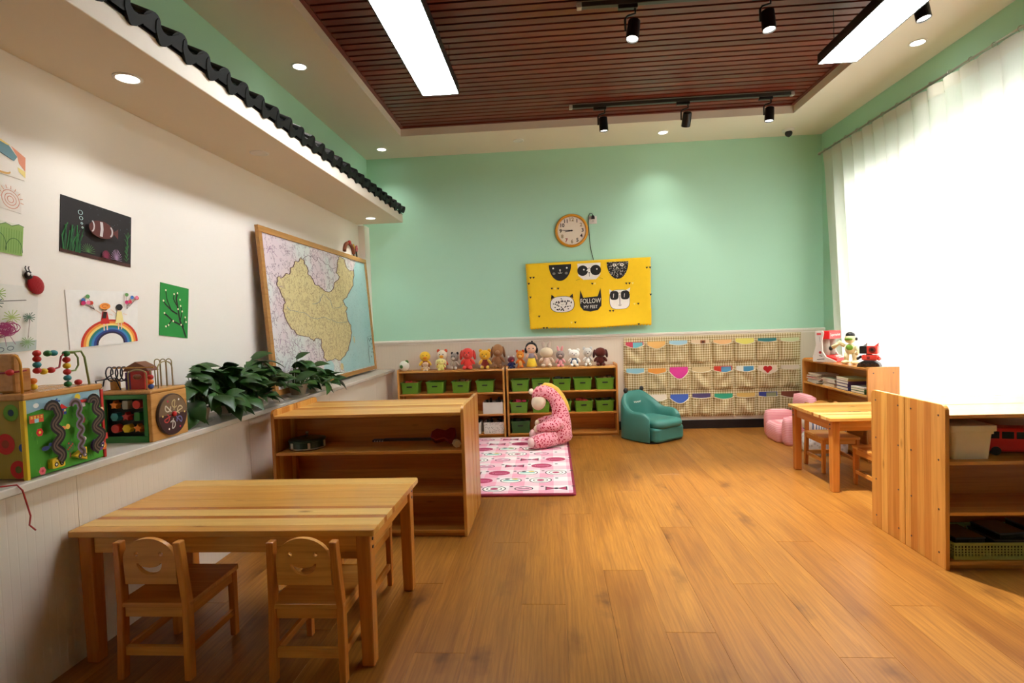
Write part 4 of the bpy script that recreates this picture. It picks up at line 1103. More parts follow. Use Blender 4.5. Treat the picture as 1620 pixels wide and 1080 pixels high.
t = thing('floor_cushion', 'grey quilted floor cushion behind the table by the curtain', 'cushion', (2.375, 4.965, 0))
cushion('pad', -.16, .16, -.13, .13, 0.0, .17, spots_mat('grey_quilt', (206, 204, 198), (176, 174, 168), 30, .4), t)
t = thing('floor_cushion', 'blue striped white cushion lying on the grey quilted cushion', 'cushion', (2.38, 4.965, 0.1985))
cushion('pad', -.155, .155, -.13, .13, 0.0, .13, stripes_mat('blue_ticking', (232, 232, 232), (120, 140, 176), 0, 0.02), t)

# ------------------------------------------------------------------ ledge: map, toys, plants
map_t = thing('framed_map', 'large framed wall map leaning on the ledge', 'map', (0, 0, 0))
mU0, mU1 = 3.73, 5.98
Nn = Vector((1.23, 0, 0.075)).normalized()
def mfn(s, u, k):
    return Vector((-1.97-.075*u, mU0+(mU1-mU0)*s, .77+1.23*u)) + Nn*k
def mpaper():
    t = NT('map_paper'); n1 = t.noise(t.obj(), 2.2, 3); n2 = t.noise(t.obj(), 9, 5, .7)
    c = t.mix(t.ramp(n1, [(0.42, (0, 0, 0, 1)), (0.6, (1, 1, 1, 1))]), rgb(210, 218, 214), rgb(216, 200, 206))
    l = t.math('ABSOLUTE', t.math('SUBTRACT', n2, 0.5)); t.col(t.mix(t.ramp(l, [(0.006, (1, 1, 1, 1)), (0.014, (0, 0, 0, 1))]), c, rgb(120, 96, 116)))
    return t.set(0.45)
def mland():
    t = NT('map_land'); v = t.node('ShaderNodeTexVoronoi', feature='DISTANCE_TO_EDGE'); t.l.new(t.obj(), v.inputs['Vector']); v.inputs['Scale'].default_value = 13
    n = t.noise(t.obj(), 45, 4, .7); c = t.mix(n, rgb(204, 188, 132), rgb(222, 210, 160))
    sp = t.ramp(t.noise(t.obj(), 120, 2), [(0.60, (0, 0, 0, 1)), (0.66, (1, 1, 1, 1))]); c = t.mix(t.math('MULTIPLY', sp, .5), c, rgb(110, 90, 50))
    wob = t.noise(t.obj(), 14, 5, .7); l = t.math('ABSOLUTE', t.math('SUBTRACT', wob, 0.5))
    c = t.mix(t.math('MULTIPLY', t.ramp(l, [(0.006, (1, 1, 1, 1)), (0.018, (0, 0, 0, 1))]), .75), c, rgb(120, 80, 60)); t.col(c)
    return t.set(0.45)
def msea():
    t = NT('map_sea'); n = t.noise(t.obj(), 3, 3); c = t.mix(n, rgb(140, 196, 200), rgb(186, 216, 216))
    sp = t.ramp(t.noise(t.obj(), 70, 3), [(0.62, (0, 0, 0, 1)), (0.66, (1, 1, 1, 1))]); t.col(t.mix(t.math('MULTIPLY', sp, .45), c, rgb(80, 110, 120)))
    return t.set(0.45)
paper, land, sea = mpaper(), mland(), msea()
def slab(s0, s1, u0, u1, k0, k1): 
    q = [(s0, u0), (s1, u0), (s1, u1), (s0, u1)]
    return MB().add([mfn(a, b, k0) for a, b in q] + [mfn(a, b, k1) for a, b in q], [(0,3,2,1), (4,5,6,7), (0,1,5,4), (1,2,6,5), (2,3,7,6), (3,0,4,7)])
fm = pine('map_frame_wood', 'y', 'z', 0.5, (196, 146, 84), (170, 118, 60))
fw, fh = 0.020, 0.037
slab(0.0, 1.0, 0.004, fh, -.028, 0.0).build('frame_rail', fm, map_t, bevel=0.002)
slab(0.0, 1.0, 1-fh, 1.0, -.028, 0.0).build('frame_rail', fm, map_t, bevel=0.002)
slab(0.0, fw, fh, 1-fh, -.028, 0.0).build('frame_stile', fm, map_t, bevel=0.002)
slab(1-fw, 1.0, fh, 1-fh, -.028, 0.0).build('frame_stile', fm, map_t, bevel=0.002)
slab(fw, 1-fw, fh, 1-fh, -.020, -.010).build('sheet', paper, map_t)
CHN = [(0.092,0.708),(0.135,0.717),(0.152,0.739),(0.189,0.75),(0.196,0.785),(0.221,0.801),(0.231,0.828),(0.259,0.837),(0.276,0.86),(0.3,0.863),(0.311,0.829),(0.331,0.809),(0.329,0.766),(0.363,0.741),(0.381,0.7),(0.427,0.687),(0.491,0.658),(0.547,0.681),(0.574,0.737),(0.615,0.763),(0.649,0.796),(0.6,0.816),(0.62,0.86),(0.637,0.911),(0.652,0.949),(0.684,0.955),(0.722,0.943),(0.731,0.894),(0.773,0.858),(0.821,0.881),(0.795,0.743),(0.735,0.678),(0.696,0.632),(0.651,0.608),(0.666,0.574),(0.694,0.554),(0.669,0.524),(0.68,0.461),(0.715,0.411),(0.715,0.346),(0.687,0.276),(0.652,0.208),(0.584,0.16),(0.553,0.144),(0.5,0.164),(0.455,0.157),(0.419,0.149),(0.39,0.178),(0.399,0.221),(0.379,0.273),(0.389,0.316),(0.346,0.324),(0.32,0.302),(0.287,0.334),(0.211,0.349),(0.157,0.391),(0.122,0.457),(0.109,0.506),(0.13,0.556),(0.105,0.619),(0.086,0.659)]
rj = random.Random(2)
def jag(pts, amp, closed=True):
    out = []; n = len(pts)
    for i in range(n if closed else n-1):
        a, b = pts[i], pts[(i+1) % n]; out.append(a)
        for k in (.33, .66): out.append((a[0]+(b[0]-a[0])*k+rj.uniform(-amp, amp), a[1]+(b[1]-a[1])*k+rj.uniform(-amp, amp)*1.6))
    if not closed: out.append(pts[-1])
    return out
pr = Print(lambda s, u, k: mfn(s, u, -.0098+k), 0.0003)
coast = CHN[29:44]
pr.poly([(0.821,0.881)] + coast[1:] + [(0.56,0.10),(0.60,0.045),(0.979,0.045),(0.979,0.955),(0.86,0.955)], sea)
pr.ell(.435, .105, .05, .055, sea, 12); pr.ell(.79, .80, .035, .07, sea, 12)
J = jag(CHN, .006)
# the outline is concave: fill it by triangulating
from mathutils.geometry import tessellate_polygon
tris = tessellate_polygon([[Vector((a, b, 0)) for a, b in J]])
pr._m(land); pr.mb.add([pr.fn(a, b, pr.k*pr.step) for a, b in J], [tuple(f) for f in tris])
pr.ell(.564, .092, .018, .028, land, 12)
pr.ell(.735, .29, .008, .03, land, 10)
pr.line(J+[J[0]], .007, (96, 70, 74), 1.83)
pr.line(jag([(0.3,0.863),(0.33,0.887),(0.384,0.902),(0.411,0.867),(0.432,0.902),(0.487,0.882),(0.553,0.848),(0.606,0.858)], .005, False), .005, (120, 100, 110), 1.83)
for q in range(16):
    x0, y0 = (rj.uniform(.04, .09), rj.uniform(.1, .9)) if q < 9 else (rj.uniform(.1, .34), rj.uniform(.08, .3))
    pr.line([(x0+.02*k+rj.uniform(-.01, .01), y0+rj.uniform(-.03, .03)) for k in range(4)], .003, (150, 116, 150), 1.83)
pr.line([(.905, .07), (.905, .30), (.972, .31)], .004, (70, 80, 80), 1.83)
for q in range(12): pr.ell(rj.uniform(.91, .965), rj.uniform(.09, .29), .004, .009, (80, 100, 104), 6)
pr.line(jag([(.13,.53),(.22,.50),(.33,.46),(.42,.47),(.5,.45),(.6,.43),(.68,.44)], .008, False), .004, (96, 130, 150), 1.83)
pr.line(jag([(.33,.56),(.40,.58),(.44,.64),(.50,.60),(.52,.54),(.60,.55),(.65,.57)], .008, False), .004, (96, 130, 150), 1.83)
pr.build('print', map_t)

# activity cube with the road maze
wood_l = pine('toy_wood', 'y', 'z', 0.5, (206, 154, 88), (180, 120, 60))
yelp, redp, grn, blu = plain('yellow_paint', (232, 196, 40), 0.4), plain('red_paint', (190, 36, 34), 0.4), plain('green_paint', (30, 110, 44), 0.4), plain('blue_paint', (36, 70, 150), 0.4)
orp, tealp, brn = plain('orange_paint', (230, 130, 40), 0.4), plain('turquoise_paint', (40, 130, 140), 0.4), plain('brown_paint', (110, 56, 26), 0.4)
ax0, ax1, ay0, ay1, az0, az1 = -2.10, -1.842, 1.755, 2.095, 0.7522, 1.032
t = thing('activity_cube', 'wooden activity cube with a painted road maze and bead wires', 'toy', ((ax0+ax1)/2, (ay0+ay1)/2, az0))
hx, hy, hz = (ax1-ax0)/2, (ay1-ay0)/2, az1-az0
box('body', (-hx+.008, hx-.006, -hy+.008, hy-.008, 0.004, hz), plain('olive_panel', (150, 130, 40), 0.5), t)
box('lid', (-hx, hx, -hy, hy, hz, hz+.024), wood_l, t, bevel=0.006)
box('corner_post', (hx-.016, hx, -hy, -hy+.012, 0, hz), yelp, t, bevel=0.002)
box('corner_post', (hx-.016, hx, hy-.012, hy, 0, hz), redp, t, bevel=0.002)
pr = Print(lambda s, u, k: (hx-.0058+k, -hy+.012+(2*hy-.024)*s, .004+(hz-.004)*u), 0.0002)
pr.rect(0, 1, 0, 1, (74, 160, 44)); pr.rect(0, 1, .82, 1, (160, 200, 214))
pr.poly([(0, .82), (.2, .86), (.45, .80), (.7, .86), (1, .80), (1, .7), (0, .7)], (74, 160, 44))
rr = random.Random(4)
for k in range(60): x0, y0 = rr.random(), rr.uniform(.03, .75); pr.line([(x0, y0), (x0+rr.uniform(-.01, .01), y0+.05)], .008, rr.choice([(60, 140, 40), (96, 176, 56), (50, 124, 44)]))
pr.ell(.63, .945, .04, .045, (240, 214, 60)); pr.ell(.09, .92, .035, .03, (240, 240, 236)); pr.ell(.87, .93, .05, .03, (240, 240, 236))
pr.rect(.0, .17, .70, .80, (220, 90, 50)); pr.rect(.06, .11, .70, .75, (160, 210, 220))
for a in range(4):
    for b in range(2): pr.rect(.015+a*.038, .04+a*.038, .755+b*.02, .768+b*.02, (250, 220, 90))
def house(x, y, c, rf): pr.rect(x-.06, x+.06, y-.06, y+.02, c); pr.poly([(x-.08, y+.02), (x+.08, y+.02), (x, y+.09)], rf); pr.rect(x-.02, x+.02, y-.06, y-.01, (200, 40, 40)); pr.rect(x-.05, x-.025, y-.02, y+.008, (240, 230, 140)); pr.rect(x+.025, x+.05, y-.02, y+.008, (240, 230, 140))
house(.40, .80, (30, 60, 140), (214, 40, 36)); pr.rect(.58, .76, .86, .90, (206, 44, 40)); pr.rect(.62, .72, .80, .86, (240, 236, 230))
pr.line([(.26, .955), (.38, .93)], .022, (50, 90, 150)); pr.line([(.29, .915), (.345, .97)], .02, (50, 90, 150))
def flower(x, y, c, c2): 
    for q in range(6): pr.ell(x+.025*cos(q*pi/3), y+.03*sin(q*pi/3), .02, .024, c, 10)
    pr.ell(x, y, .016, .02, c2, 10)
flower(.10, .57, (206, 40, 34), (250, 220, 80)); flower(.66, .62, (140, 60, 40), (60, 120, 40)); flower(.95, .17, (236, 130, 40), (250, 200, 90)); flower(.09, .07, (230, 110, 120), (200, 60, 80))
pr.ell(.38, .56, .035, .03, (240, 140, 90)); pr.ell(.44, .57, .03, .035, (236, 190, 80)); pr.ell(.64, .35, .045, .035, (240, 236, 220)); pr.rect(.61, .67, .345, .355, (40, 34, 30)); pr.rect(.61, .67, .325, .335, (200, 40, 40))
pr.ell(.14, .35, .05, .03, (40, 60, 110)); pr.ell(.20, .385, .022, .025, (40, 60, 110)); pr.rect(.435, .455, .14, .24, (120, 70, 40)); pr.ell(.45, .29, .055, .08, (50, 110, 50)); 
for q in range(5): pr.ell(.42+.02*q % .07, .26+.02*q, .01, .012, (200, 50, 40), 8)
pr.rect(.88, 1.0, .27, .36, (206, 50, 40)); pr.ell(.93, .72, .025, .03, (240, 200, 160)); pr.rect(.91, .95, .64, .70, (50, 80, 170))
def wave(x, n, amp, y0, y1): return [(x+amp*sin(2*pi*n*k/48)*min(1, 3*(1-k/48)+.3), y0+(y1-y0)*k/48) for k in range(49)]
for (x, n, amp, w, c2) in ((.30, 2.5, .045, .105, (24, 20, 22)), (.60, 4.5, .026, .070, (120, 110, 130)), (.86, 2.5, -.055, .105, (24, 20, 22))):
    q = wave(x, n, amp, .14, .84); e = q[-1]; q = q[:-2] + [(e[0]-.055+.055*cos(a), e[1]+.06*sin(a)) for a in [pi*z/8 for z in range(9)]]; pr.line(q, w, c2, 0.8); pr.line(q, w*.5, (96, 76, 62), 0.8); pr.line(q, w*.14, (40, 30, 28), 0.8)
pr.build('painted_scene', t)
def slider(y, z, kind, m, label):
    mm = MB(); X0, X1 = hx-.004, hx+.016
    pts = {'bus': rounded(-.026, .026, -.018, .018, .005, 3), 'tri': [(-.034, .002), (.022, .026), (.022, -.026)], 'disc': [(.024*cos(2*pi*k/18), .024*sin(2*pi*k/18)) for k in range(18)]}[kind]
    b = mm.prism([(y+p[0], z+p[1]) for p in pts], 'x', X0, X1).build('slider', m, t, bevel=0.002)
    pq = Print(lambda s, u, k: (X1+.0004+k, y+s, z+u))
    for sy in (-1, 1): pq.ell(sy*.011, -.004, .008, .008, (30, 26, 26), 12); pq.ell(sy*.011, -.004, .004, .004, (236, 230, 210), 10)
    pq.line([(-.015, .01), (.015, .01)], .004, (236, 210, 120)); pq.build('wheels', b)
slider(-hy+.012+.30*(2*hy-.024), .036, 'bus', yelp, ''); slider(-hy+.012+.62*(2*hy-.024), .042, 'tri', yelp, ''); slider(-hy+.012+.88*(2*hy-.024), .060, 'disc', plain('purple_paint', (96, 60, 140), 0.4), '')
pr = Print(lambda s, u, k: (-hx+.008+(2*hx-.02)*s, -hy+.0079-k, .004+(hz-.004)*u), 0.0002)
for (x, y, r, c, c2) in ((.88, .12, .13, (190, 40, 36), (96, 100, 44)), (.70, .45, .15, (190, 40, 36), (150, 60, 40)), (.82, .85, .12, (96, 150, 50), (44, 70, 90)), (.97, .40, .06, (40, 70, 140), (40, 70, 140)), (.3, .2, .14, (46, 90, 150), (200, 180, 60)), (.25, .7, .13, (200, 120, 40), (60, 110, 50))):
    pr.ell(x, y, r, r*.9, c); pr.ell(x, y, r*.4, r*.36, c2)
pr.rect(.36, .55, .2, .8, (60, 20, 16)); pr.build('painted_circles', t)
# wires and beads on top
WZ = hz + .024
def wire(pts, m, r=.0035): return MB().tube(pts, r, 7).build('wire', m, t, smooth=True)
def arch(p, q, h, n=10):
    out = [p]; 
    for k in range(n+1):
        a = pi*k/n; f = (1-cos(a))/2; out.append((p[0]+(q[0]-p[0])*f, p[1]+(q[1]-p[1])*f, WZ+h-.04+.04*sin(a)))
    return out+[q]
wy, wr, wg, wo = plain('yellow_wire', (214, 150, 40), 0.35), plain('red_wire', (150, 30, 40), 0.35), plain('green_wire', (120, 140, 70), 0.35), plain('dark_wire', (26, 24, 34), 0.35)
wire(arch((hx-.02, -hy+.02, WZ), (hx-.10, -hy+.05, WZ), .135), wy, .0045)
wire([(hx-.03, -hy+.085, WZ+.13), (hx-.03, -hy+.10, WZ+.075), (hx-.03, -hy+.14, WZ+.07), (hx-.03, -hy+.18, WZ+.08), (hx-.03, -hy+.19, WZ+.12), (hx-.03, -hy+.21, WZ+.135), (hx-.03, hy-.13, WZ+.135), (hx-.03, hy-.125, WZ)], wr)
wire([(hx-.04, hy-.13, WZ+.135), (hx-.04, hy-.05, WZ+.135), (hx-.04, hy-.035, WZ+.11), (hx-.04, hy-.02, WZ)], wg, .004)
wire([(hx-.05, hy-.12, WZ+.06), (hx-.05, hy-.07, WZ+.06), (hx-.05, hy-.055, WZ+.08), (hx-.05, hy-.055, WZ+.11), (hx-.05, hy-.07, WZ+.13), (hx-.05, hy-.12, WZ+.132)], wg)
wire([(-hx+.03, -hy+.02, WZ), (-hx+.03, -hy+.02, WZ+.07), (hx-.06, -hy+.03, WZ+.075), (hx-.04, -hy+.06, WZ+.08)], wr)
wire(arch((-hx+.05, -hy+.04, WZ), (-hx+.10, -hy+.02, WZ), .11), wo)
box('arch_block', (hx-.125, hx-.055, -hy+.030, -hy+.055, WZ, WZ+.14), wood_l, t, bevel=0.01)
box('arch_block', (hx-.11, hx-.085, -hy+.07, -hy+.12, WZ, WZ+.085), wood_l, t, bevel=0.005)
bc = [redp, tealp, grn, yelp, redp, tealp, orp]
beads = [((hx-.03, hy-.128, WZ+.012+.0235*k), [grn, tealp, redp, yelp, redp, grn, tealp][k]) for k in range(6)]
beads += [((hx-.03, -hy+.09+.001*k, WZ+.075+.021*k), [redp, tealp, redp, redp][k]) for k in range(4)]
beads += [((hx-.03, -hy+.115, WZ+.07), yelp), ((hx-.03, -hy+.145, WZ+.072), redp), ((hx-.03, -hy+.135, WZ+.135), grn), ((hx-.03, -hy+.16, WZ+.135), tealp), ((-hx+.07, -hy+.025, WZ+.072), tealp), ((-hx+.10, -hy+.026, WZ+.073), redp), ((hx-.07, -hy+.028, WZ+.075), redp), ((hx-.05, hy-.06, WZ+.012), redp), ((hx-.09, -hy+.13, WZ+.012), yelp), ((hx-.09, -hy+.13, WZ+.034), orp)]
for p, m in beads: MB().ell(p, (.0135, .0135, .0115), seg=12, rings=8).build('bead', m, t, smooth=True)

# second, smaller activity cube
t = thing('activity_cube', 'smaller wooden activity cube with a spinning disc, beside the plants', 'toy', (-1.972, 2.475, 0.7522))
hx, hy, hz = .132, .122, .222
for sx in (-1, 1): 
    xs = sorted((sx*hx, sx*(hx-.02))); box('side_panel', (xs[0], xs[1], -hy, hy, 0, hz), wood_l, t, bevel=0.004)
box('back_panel', (-hx+.0205, hx-.0205, hy-.02, hy, 0, hz), grn, t)
box('bottom', (-hx+.0205, hx-.0205, -hy+.012, hy-.0205, 0, .02), grn, t)
box('lid', (-hx, hx, -hy, hy, hz, hz+.018), wood_l, t, bevel=0.008)
f = MB(); f.box(-hx+.0205, hx-.0205, -hy, -hy+.012, 0, .03).box(-hx+.0205, hx-.0205, -hy, -hy+.012, hz-.02, hz-.0005).box(-hx+.0205, -hx+.04, -hy, -hy+.012, .03, hz-.02).box(hx-.04, hx-.0205, -hy, -hy+.012, .03, hz-.02); f.build('front_frame', grn, t, bevel=0.002)
box('inner_wall', (-hx+.021, hx-.021, -.085, -.075, .0205, hz-.001), plain('dark_board', (22, 24, 26), 0.6), t)
shp = [[(1, 0)], [], []]
cols = [[orp, grey_plastic, redp], [tealp, redp, grn], [redp, yelp, orp]]
for r in range(3):
    for c in range(3):
        X, Z = -.055+c*.055, .175-r*.055; mm = cols[r][c]; kk = (r*3+c) % 4
        if kk == 0: pts = [(X+(.022 if q % 2 == 0 else .011)*cos(pi/2+q*pi/5), Z+(.022 if q % 2 == 0 else .011)*sin(pi/2+q*pi/5)) for q in range(10)]
        elif kk == 1: pts = rounded(X-.014, X+.014, Z-.02, Z+.02, .004, 2)
        elif kk == 2: pts = [(X+.02*cos(2*pi*q/16), Z+.02*sin(2*pi*q/16)) for q in range(16)]
        else: pts = [(X+.021*cos(2*pi*q/6), Z+.021*sin(2*pi*q/6)) for q in range(6)]
        MB().prism(pts, 'y', -.116, -.0855).build('shape_block', mm, t, bevel=0.002)
wheel = MB(); wheel.M = Matrix.Translation((hx+.001, 0, hz*.5)) @ Matrix.Rotation(pi/2, 4, 'Y')
wheel.lathe([(.098, 0.0), (.100, .006), (.098, .014)], seg=40); wh = wheel.build('disc', plain('dark_disc', (52, 34, 28), 0.3), t)
pq = Print(lambda s, u, k: (hx+.0152+k, s, hz*.5+u), 0.0002)
pq.ell(0, 0, .094, .094, (120, 96, 70), 30, 0, pi); pq.ell(0, 0, .094, .094, (60, 26, 28), 30, pi, 2*pi)
for q in range(6):
    a = q*pi/3+.3; cx, cy = .05*cos(a), .05*sin(a); c = [(206, 190, 150), (190, 170, 120), (210, 200, 180), (190, 60, 60), (200, 196, 190), (110, 110, 160)][q]
    pq.arc(cx, cy, .018, .018, a, a+4.2, .006, c, 14); pq.line([(cx+.018*cos(a), cy+.018*sin(a)), (.02*cos(a), .02*sin(a))], .006, c)
for q in range(6): a = q*pi/3; pq.ell(.076*cos(a), .076*sin(a), .005, .005, [(236, 210, 120), (240, 236, 230), (200, 40, 80)][q % 3], 10)
pq.build('disc_print', wh)
MB().ell((hx+.02, 0, hz*.5), (.010, .013, .013)).build('hub', redp, t, smooth=True)
WZ = hz+.018
hb = box('house_block', (-.02, .05, -.05, .0, WZ, WZ+.085), redp, t, bevel=0.002)
MB().prism([(-.05, WZ+.085), (.08, WZ+.085), (.065, WZ+.105), (.015, WZ+.13), (-.035, WZ+.105)], 'y', -.06, .01).build('house_roof', brn, t, bevel=0.002)
box('house_post', (-.045, -.0205, -.05, -.02, WZ, WZ+.08), plain('purple_paint', (96, 60, 140), 0.4), t)
box('roof_stick', (-.09, .11, -.066, -.0605, WZ+.10, WZ+.106), wood_l, t)
box('wood_block', (-.115, -.085, -.06, -.03, WZ, WZ+.05), wood_l, t, bevel=0.003)
box('wood_block', (-.08, -.05, .02, .07, WZ, WZ+.04), brn, t, bevel=0.003)
wsil = plain('brass_wire', (160, 144, 96), 0.3, 0.6)
for k in range(3): wire([(.02+.03*k, .06, WZ)] + [(.02+.03*k+.014-.014*cos(a), .06, WZ+.12+.014*sin(a)) for a in [pi*q/8 for q in range(9)]] + [(.048+.03*k, .06, WZ)], wsil, .0025)
wire([(hx-.03, -.03, WZ)] + [(hx-.03, .02-.05*cos(a), WZ+.09+.035*sin(a)) for a in [pi*q/10 for q in range(11)]] + [(hx-.03, .07, WZ)], wsil, .003)
wire([(hx-.03, -hy+.02, WZ)] + [(hx-.03-.045+.045*cos(a), -hy+.02, WZ+.075+.02*sin(a)) for a in [pi*q/10 for q in range(11)]] + [(hx-.12, -hy+.02, WZ)], wsil, .003)
sp = [(-.12+.0016*k, -.06+.028*cos(k*.42)+.0, WZ+.075+.034*sin(k*.42)) for k in range(60)]
wire([(-.125, -.09, WZ+.02), (-.125, -.08, WZ+.05)] + sp + [(-.02, -.04, WZ+.05), (-.04, -.03, WZ)], wo, .003)
wire([(-.13, -hy+.01, WZ), (-.13, -hy+.0, WZ+.05), (-.09, -hy-.0, WZ+.055), (-.06, -hy+.03, WZ+.06), (-.06, -hy+.06, WZ)], wo, .003)
for p, m in [((.085, -.055, WZ+.012), blu), ((.085, -.055, WZ+.034), orp), ((.085, -.055, WZ+.056), redp), ((.03, -.075, WZ+.06), brn), ((.04, -.075, WZ+.06), brn)]: MB().ell(p, (.013, .013, .012), seg=12, rings=8).build('bead', m, t, smooth=True)
MB().tube([(.085, -.055, WZ), (.085, -.055, WZ+.09)], .003, 6).build('bead_rod', wsil, t)

# red cord hanging over the ledge
tag(MB().tube([(-1.95, 1.60, .756), (-1.86, 1.66, .758), (-1.815, 1.69, .757), (-1.806, 1.70, .735), (-1.805, 1.712, .68), (-1.806, 1.722, .64), (-1.806, 1.716, .61), (-1.804, 1.735, .585)], .0026, 6).build('cord', plain('red_cord', (170, 34, 30), 0.6), None, smooth=True), 'thin red cord dangling over the ledge edge', 'cord')

# potted trailing plants
def leaf_mat():
    t = NT('pothos_leaf'); info = t.node('ShaderNodeObjectInfo')
    n = t.noise(t.obj(), 30, 3)
    c = t.mix(info.outputs['Random'], rgb(16, 44, 14), rgb(40, 80, 26)); t.col(t.mix(t.math('MULTIPLY', n, .5), c, rgb(56, 96, 34)))
    return t.set(0.42, 0, 0.35)
lf = leaf_mat(); stem_m = plain('plant_stem', (70, 100, 44), 0.5)
def leaf_me(L, W_):
    m = MB(); N = 6
    rows_ = []
    for i in range(N+1):
        u = i/N; w = W_*(sin(pi*min(1, u*.98+.06))**0.75)*(1-.45*u)
        if i == N: w = 0.001
        zc = .10*L*sin(u*pi*.9) - .35*L*u*u
        rows_.append([(-w, L*u - (.08*L if i == 0 else 0), zc-.12*w), (-w*.5, L*u, zc+.03*w), (0, L*u, zc-.08*w), (w*.5, L*u, zc+.03*w), (w, L*u-(.08*L if i == 0 else 0), zc-.12*w)])
    vs = [p for r in rows_ for p in r]
    fs = [(i*5+k, i*5+k+1, (i+1)*5+k+1, (i+1)*5+k) for i in range(N) for k in range(4)]
    me = m.add(vs, fs).mesh('leaf', lf); me.polygons.foreach_set('use_smooth', [True]*len(me.polygons)); return me
leaves = [leaf_me(.125, .052), leaf_me(.10, .044), leaf_me(.14, .056)]
potg = plain('grey_pot', (150, 136, 116), 0.6); potw = plain('white_pot', (206, 202, 192), 0.45)
def plant(x, y, label, n, spread, hgt, r, pot=potg, saucer=True, seed=1, bias=(0.05, 0), xmin=XL+.07):
    rr = random.Random(seed)
    t = thing('potted_plant', label, 'plant', (x, y, 0.7523), 0, 'leafy plants on the ledge')
    z0 = 0.0
    if saucer: MB().lathe([(r*.95, 0.0), (r*1.25, .014), (r*1.18, .014), (r*.9, .004)], seg=24).build('saucer', potw, t, smooth=False); z0 = .005
    ph = r*1.25
    MB().lathe([(r*.72, z0), (r*.98, z0+ph*.86), (r*1.06, z0+ph*.86), (r*1.06, z0+ph), (r*.96, z0+ph), (r*.92, z0+ph*.85), (0.001, z0+ph*.84)], seg=24).build('pot', pot, t, smooth=False)
    st = MB(); zt = z0+ph*.84
    for k in range(n):
        a = 2*pi*(k*.618) + rr.uniform(-.3, .3); q = (rr.random()**.6)
        tip = Vector((cos(a)*spread*q*.85+bias[0]*q, sin(a)*spread*q+bias[1]*q, zt + hgt*(1-.95*q*q)*rr.uniform(.65, 1.05)))
        tip.x = max(tip.x, xmin-x)
        tip.z = max(tip.z, .05)
        base = Vector((cos(a)*r*.4, sin(a)*r*.4, zt-.004)); mid = base.lerp(tip, .5)+Vector((0, 0, .05+.03*q))
        st.tube([base, mid, tip], .0022, 5)
        o = link('leaf', leaves[k % 3], t)
        az = math.atan2(tip.y, tip.x) + rr.uniform(-.7, .7)
        if tip.x < xmin-x+.12: az = rr.uniform(-.9, .9)
        o.location = tip; o.rotation_euler = (rr.uniform(-.85, .70), rr.uniform(-.6, .6), az-pi/2)
        s = rr.uniform(.8, 1.15); o.scale = (s, s, s)
    st.build('stems', stem_m, t, smooth=True)
plant(-1.965, 2.86, 'leafy plant right beside the smaller activity cube', 60, .16, .24, .062, potg, True, 1)
plant(-1.955, 3.14, 'bushy low plant, second along the ledge from the small cube', 62, .18, .23, .062, potg, True, 2)
plant(-1.96, 3.44, 'tall leafy plant beside the map frame corner', 58, .18, .25, .062, potg, True, 3)
plant(-1.90, 3.92, 'trailing plant in a grey pot with white saucer before the map', 36, .17, .20, .068, potg, True, 9, (.06, 0), -1.93)
plant(-1.905, 4.22, 'small trailing plant in a pale pot farthest along the ledge', 24, .16, .10, .055, potw, False, 5, (.05, 0), -1.93)

# ------------------------------------------------------------------ pictures on the white wall
def wall_paper(name, label, cat, q, c, draw, thick=.002, group='pictures on the white wall'):
    """q: corners tl, tr, br, bl as (y, z) on the wall"""
    t = thing(name, label, cat, (XL+.0008, 0, 0), 0, group)
    tl, tr, br, bl = q
    MB().add([(0, *p) for p in (bl, br, tr, tl)] + [(thick, *p) for p in (bl, br, tr, tl)], [(0,3,2,1), (4,5,6,7), (0,1,5,4), (1,2,6,5), (2,3,7,6), (3,0,4,7)]).build('sheet', flat(c), t)
    def fn(s, u, k):
        a = (bl[0]+(br[0]-bl[0])*s, bl[1]+(br[1]-bl[1])*s); b = (tl[0]+(tr[0]-tl[0])*s, tl[1]+(tr[1]-tl[1])*s)
        return (thick+.0003+k, a[0]+(b[0]-a[0])*u, a[1]+(b[1]-a[1])*u)
    pr = Print(fn, .0002); draw(pr); pr.build('drawing', t); return t
K = 1.0341
def W(y, z): return (y*K, 1.25+(z-1.25)*K)
def d_fish(p):
    r = random.Random(1)
    p.rect(.0, 1, .0, .06, (70, 34, 26))
    for k in range(26):
        x = r.uniform(.03, .27); h = r.uniform(.15, .5); p.line([(x, .05), (x+r.uniform(-.03, .03), .05+h*.5), (x+r.uniform(-.02, .05), .05+h)], .012, r.choice([(24, 90, 40), (30, 110, 50), (20, 70, 36)]))
    for k in range(22): x = r.uniform(.87, .97); y = .05+.025*k; p.line([(.92, y*.9+.05), (x, y+.09)], .008, (44, 110, 50))
    for k in range(14): a = pi*k/13; p.line([(.74, .07), (.74+.09*cos(a), .07+.2*sin(a))], .007, (150, 120, 150))
    for k in range(14): a = pi*k/13; p.line([(.58, .06), (.58+.07*cos(a), .06+.14*sin(a))], .010, (120, 24, 60))
    for k in range(12): a = pi*k/11; p.line([(.32, .08), (.32+.10*cos(a), .08+.16*sin(a))], .006, (70, 120, 60))
    p.ell(.50, .56, .18, .16, (84, 34, 26)); p.poly([(.66, .56), (.74, .66), (.74, .46)], (84, 34, 26))
    p.arc(.34, .58, .05, .11, -1.1, 1.1, .018, (196, 190, 190)); p.line([(.49, .70), (.50, .57), (.49, .43)], .04, (196, 190, 190)); p.arc(.60, .56, .05, .10, -1.1, 1.1, .022, (180, 172, 172))
    for (x, y, q) in ((.20, .76, .028), (.21, .66, .022), (.22, .57, .012), (.23, .50, .010)): p.arc(x, y, q, q*1.4, 0, 2*pi, .008, (170, 200, 200), 14)
    for k in range(20): p.ell(r.uniform(.3, .95), r.uniform(.6, .95), .004, .006, (70, 90, 100), 6)
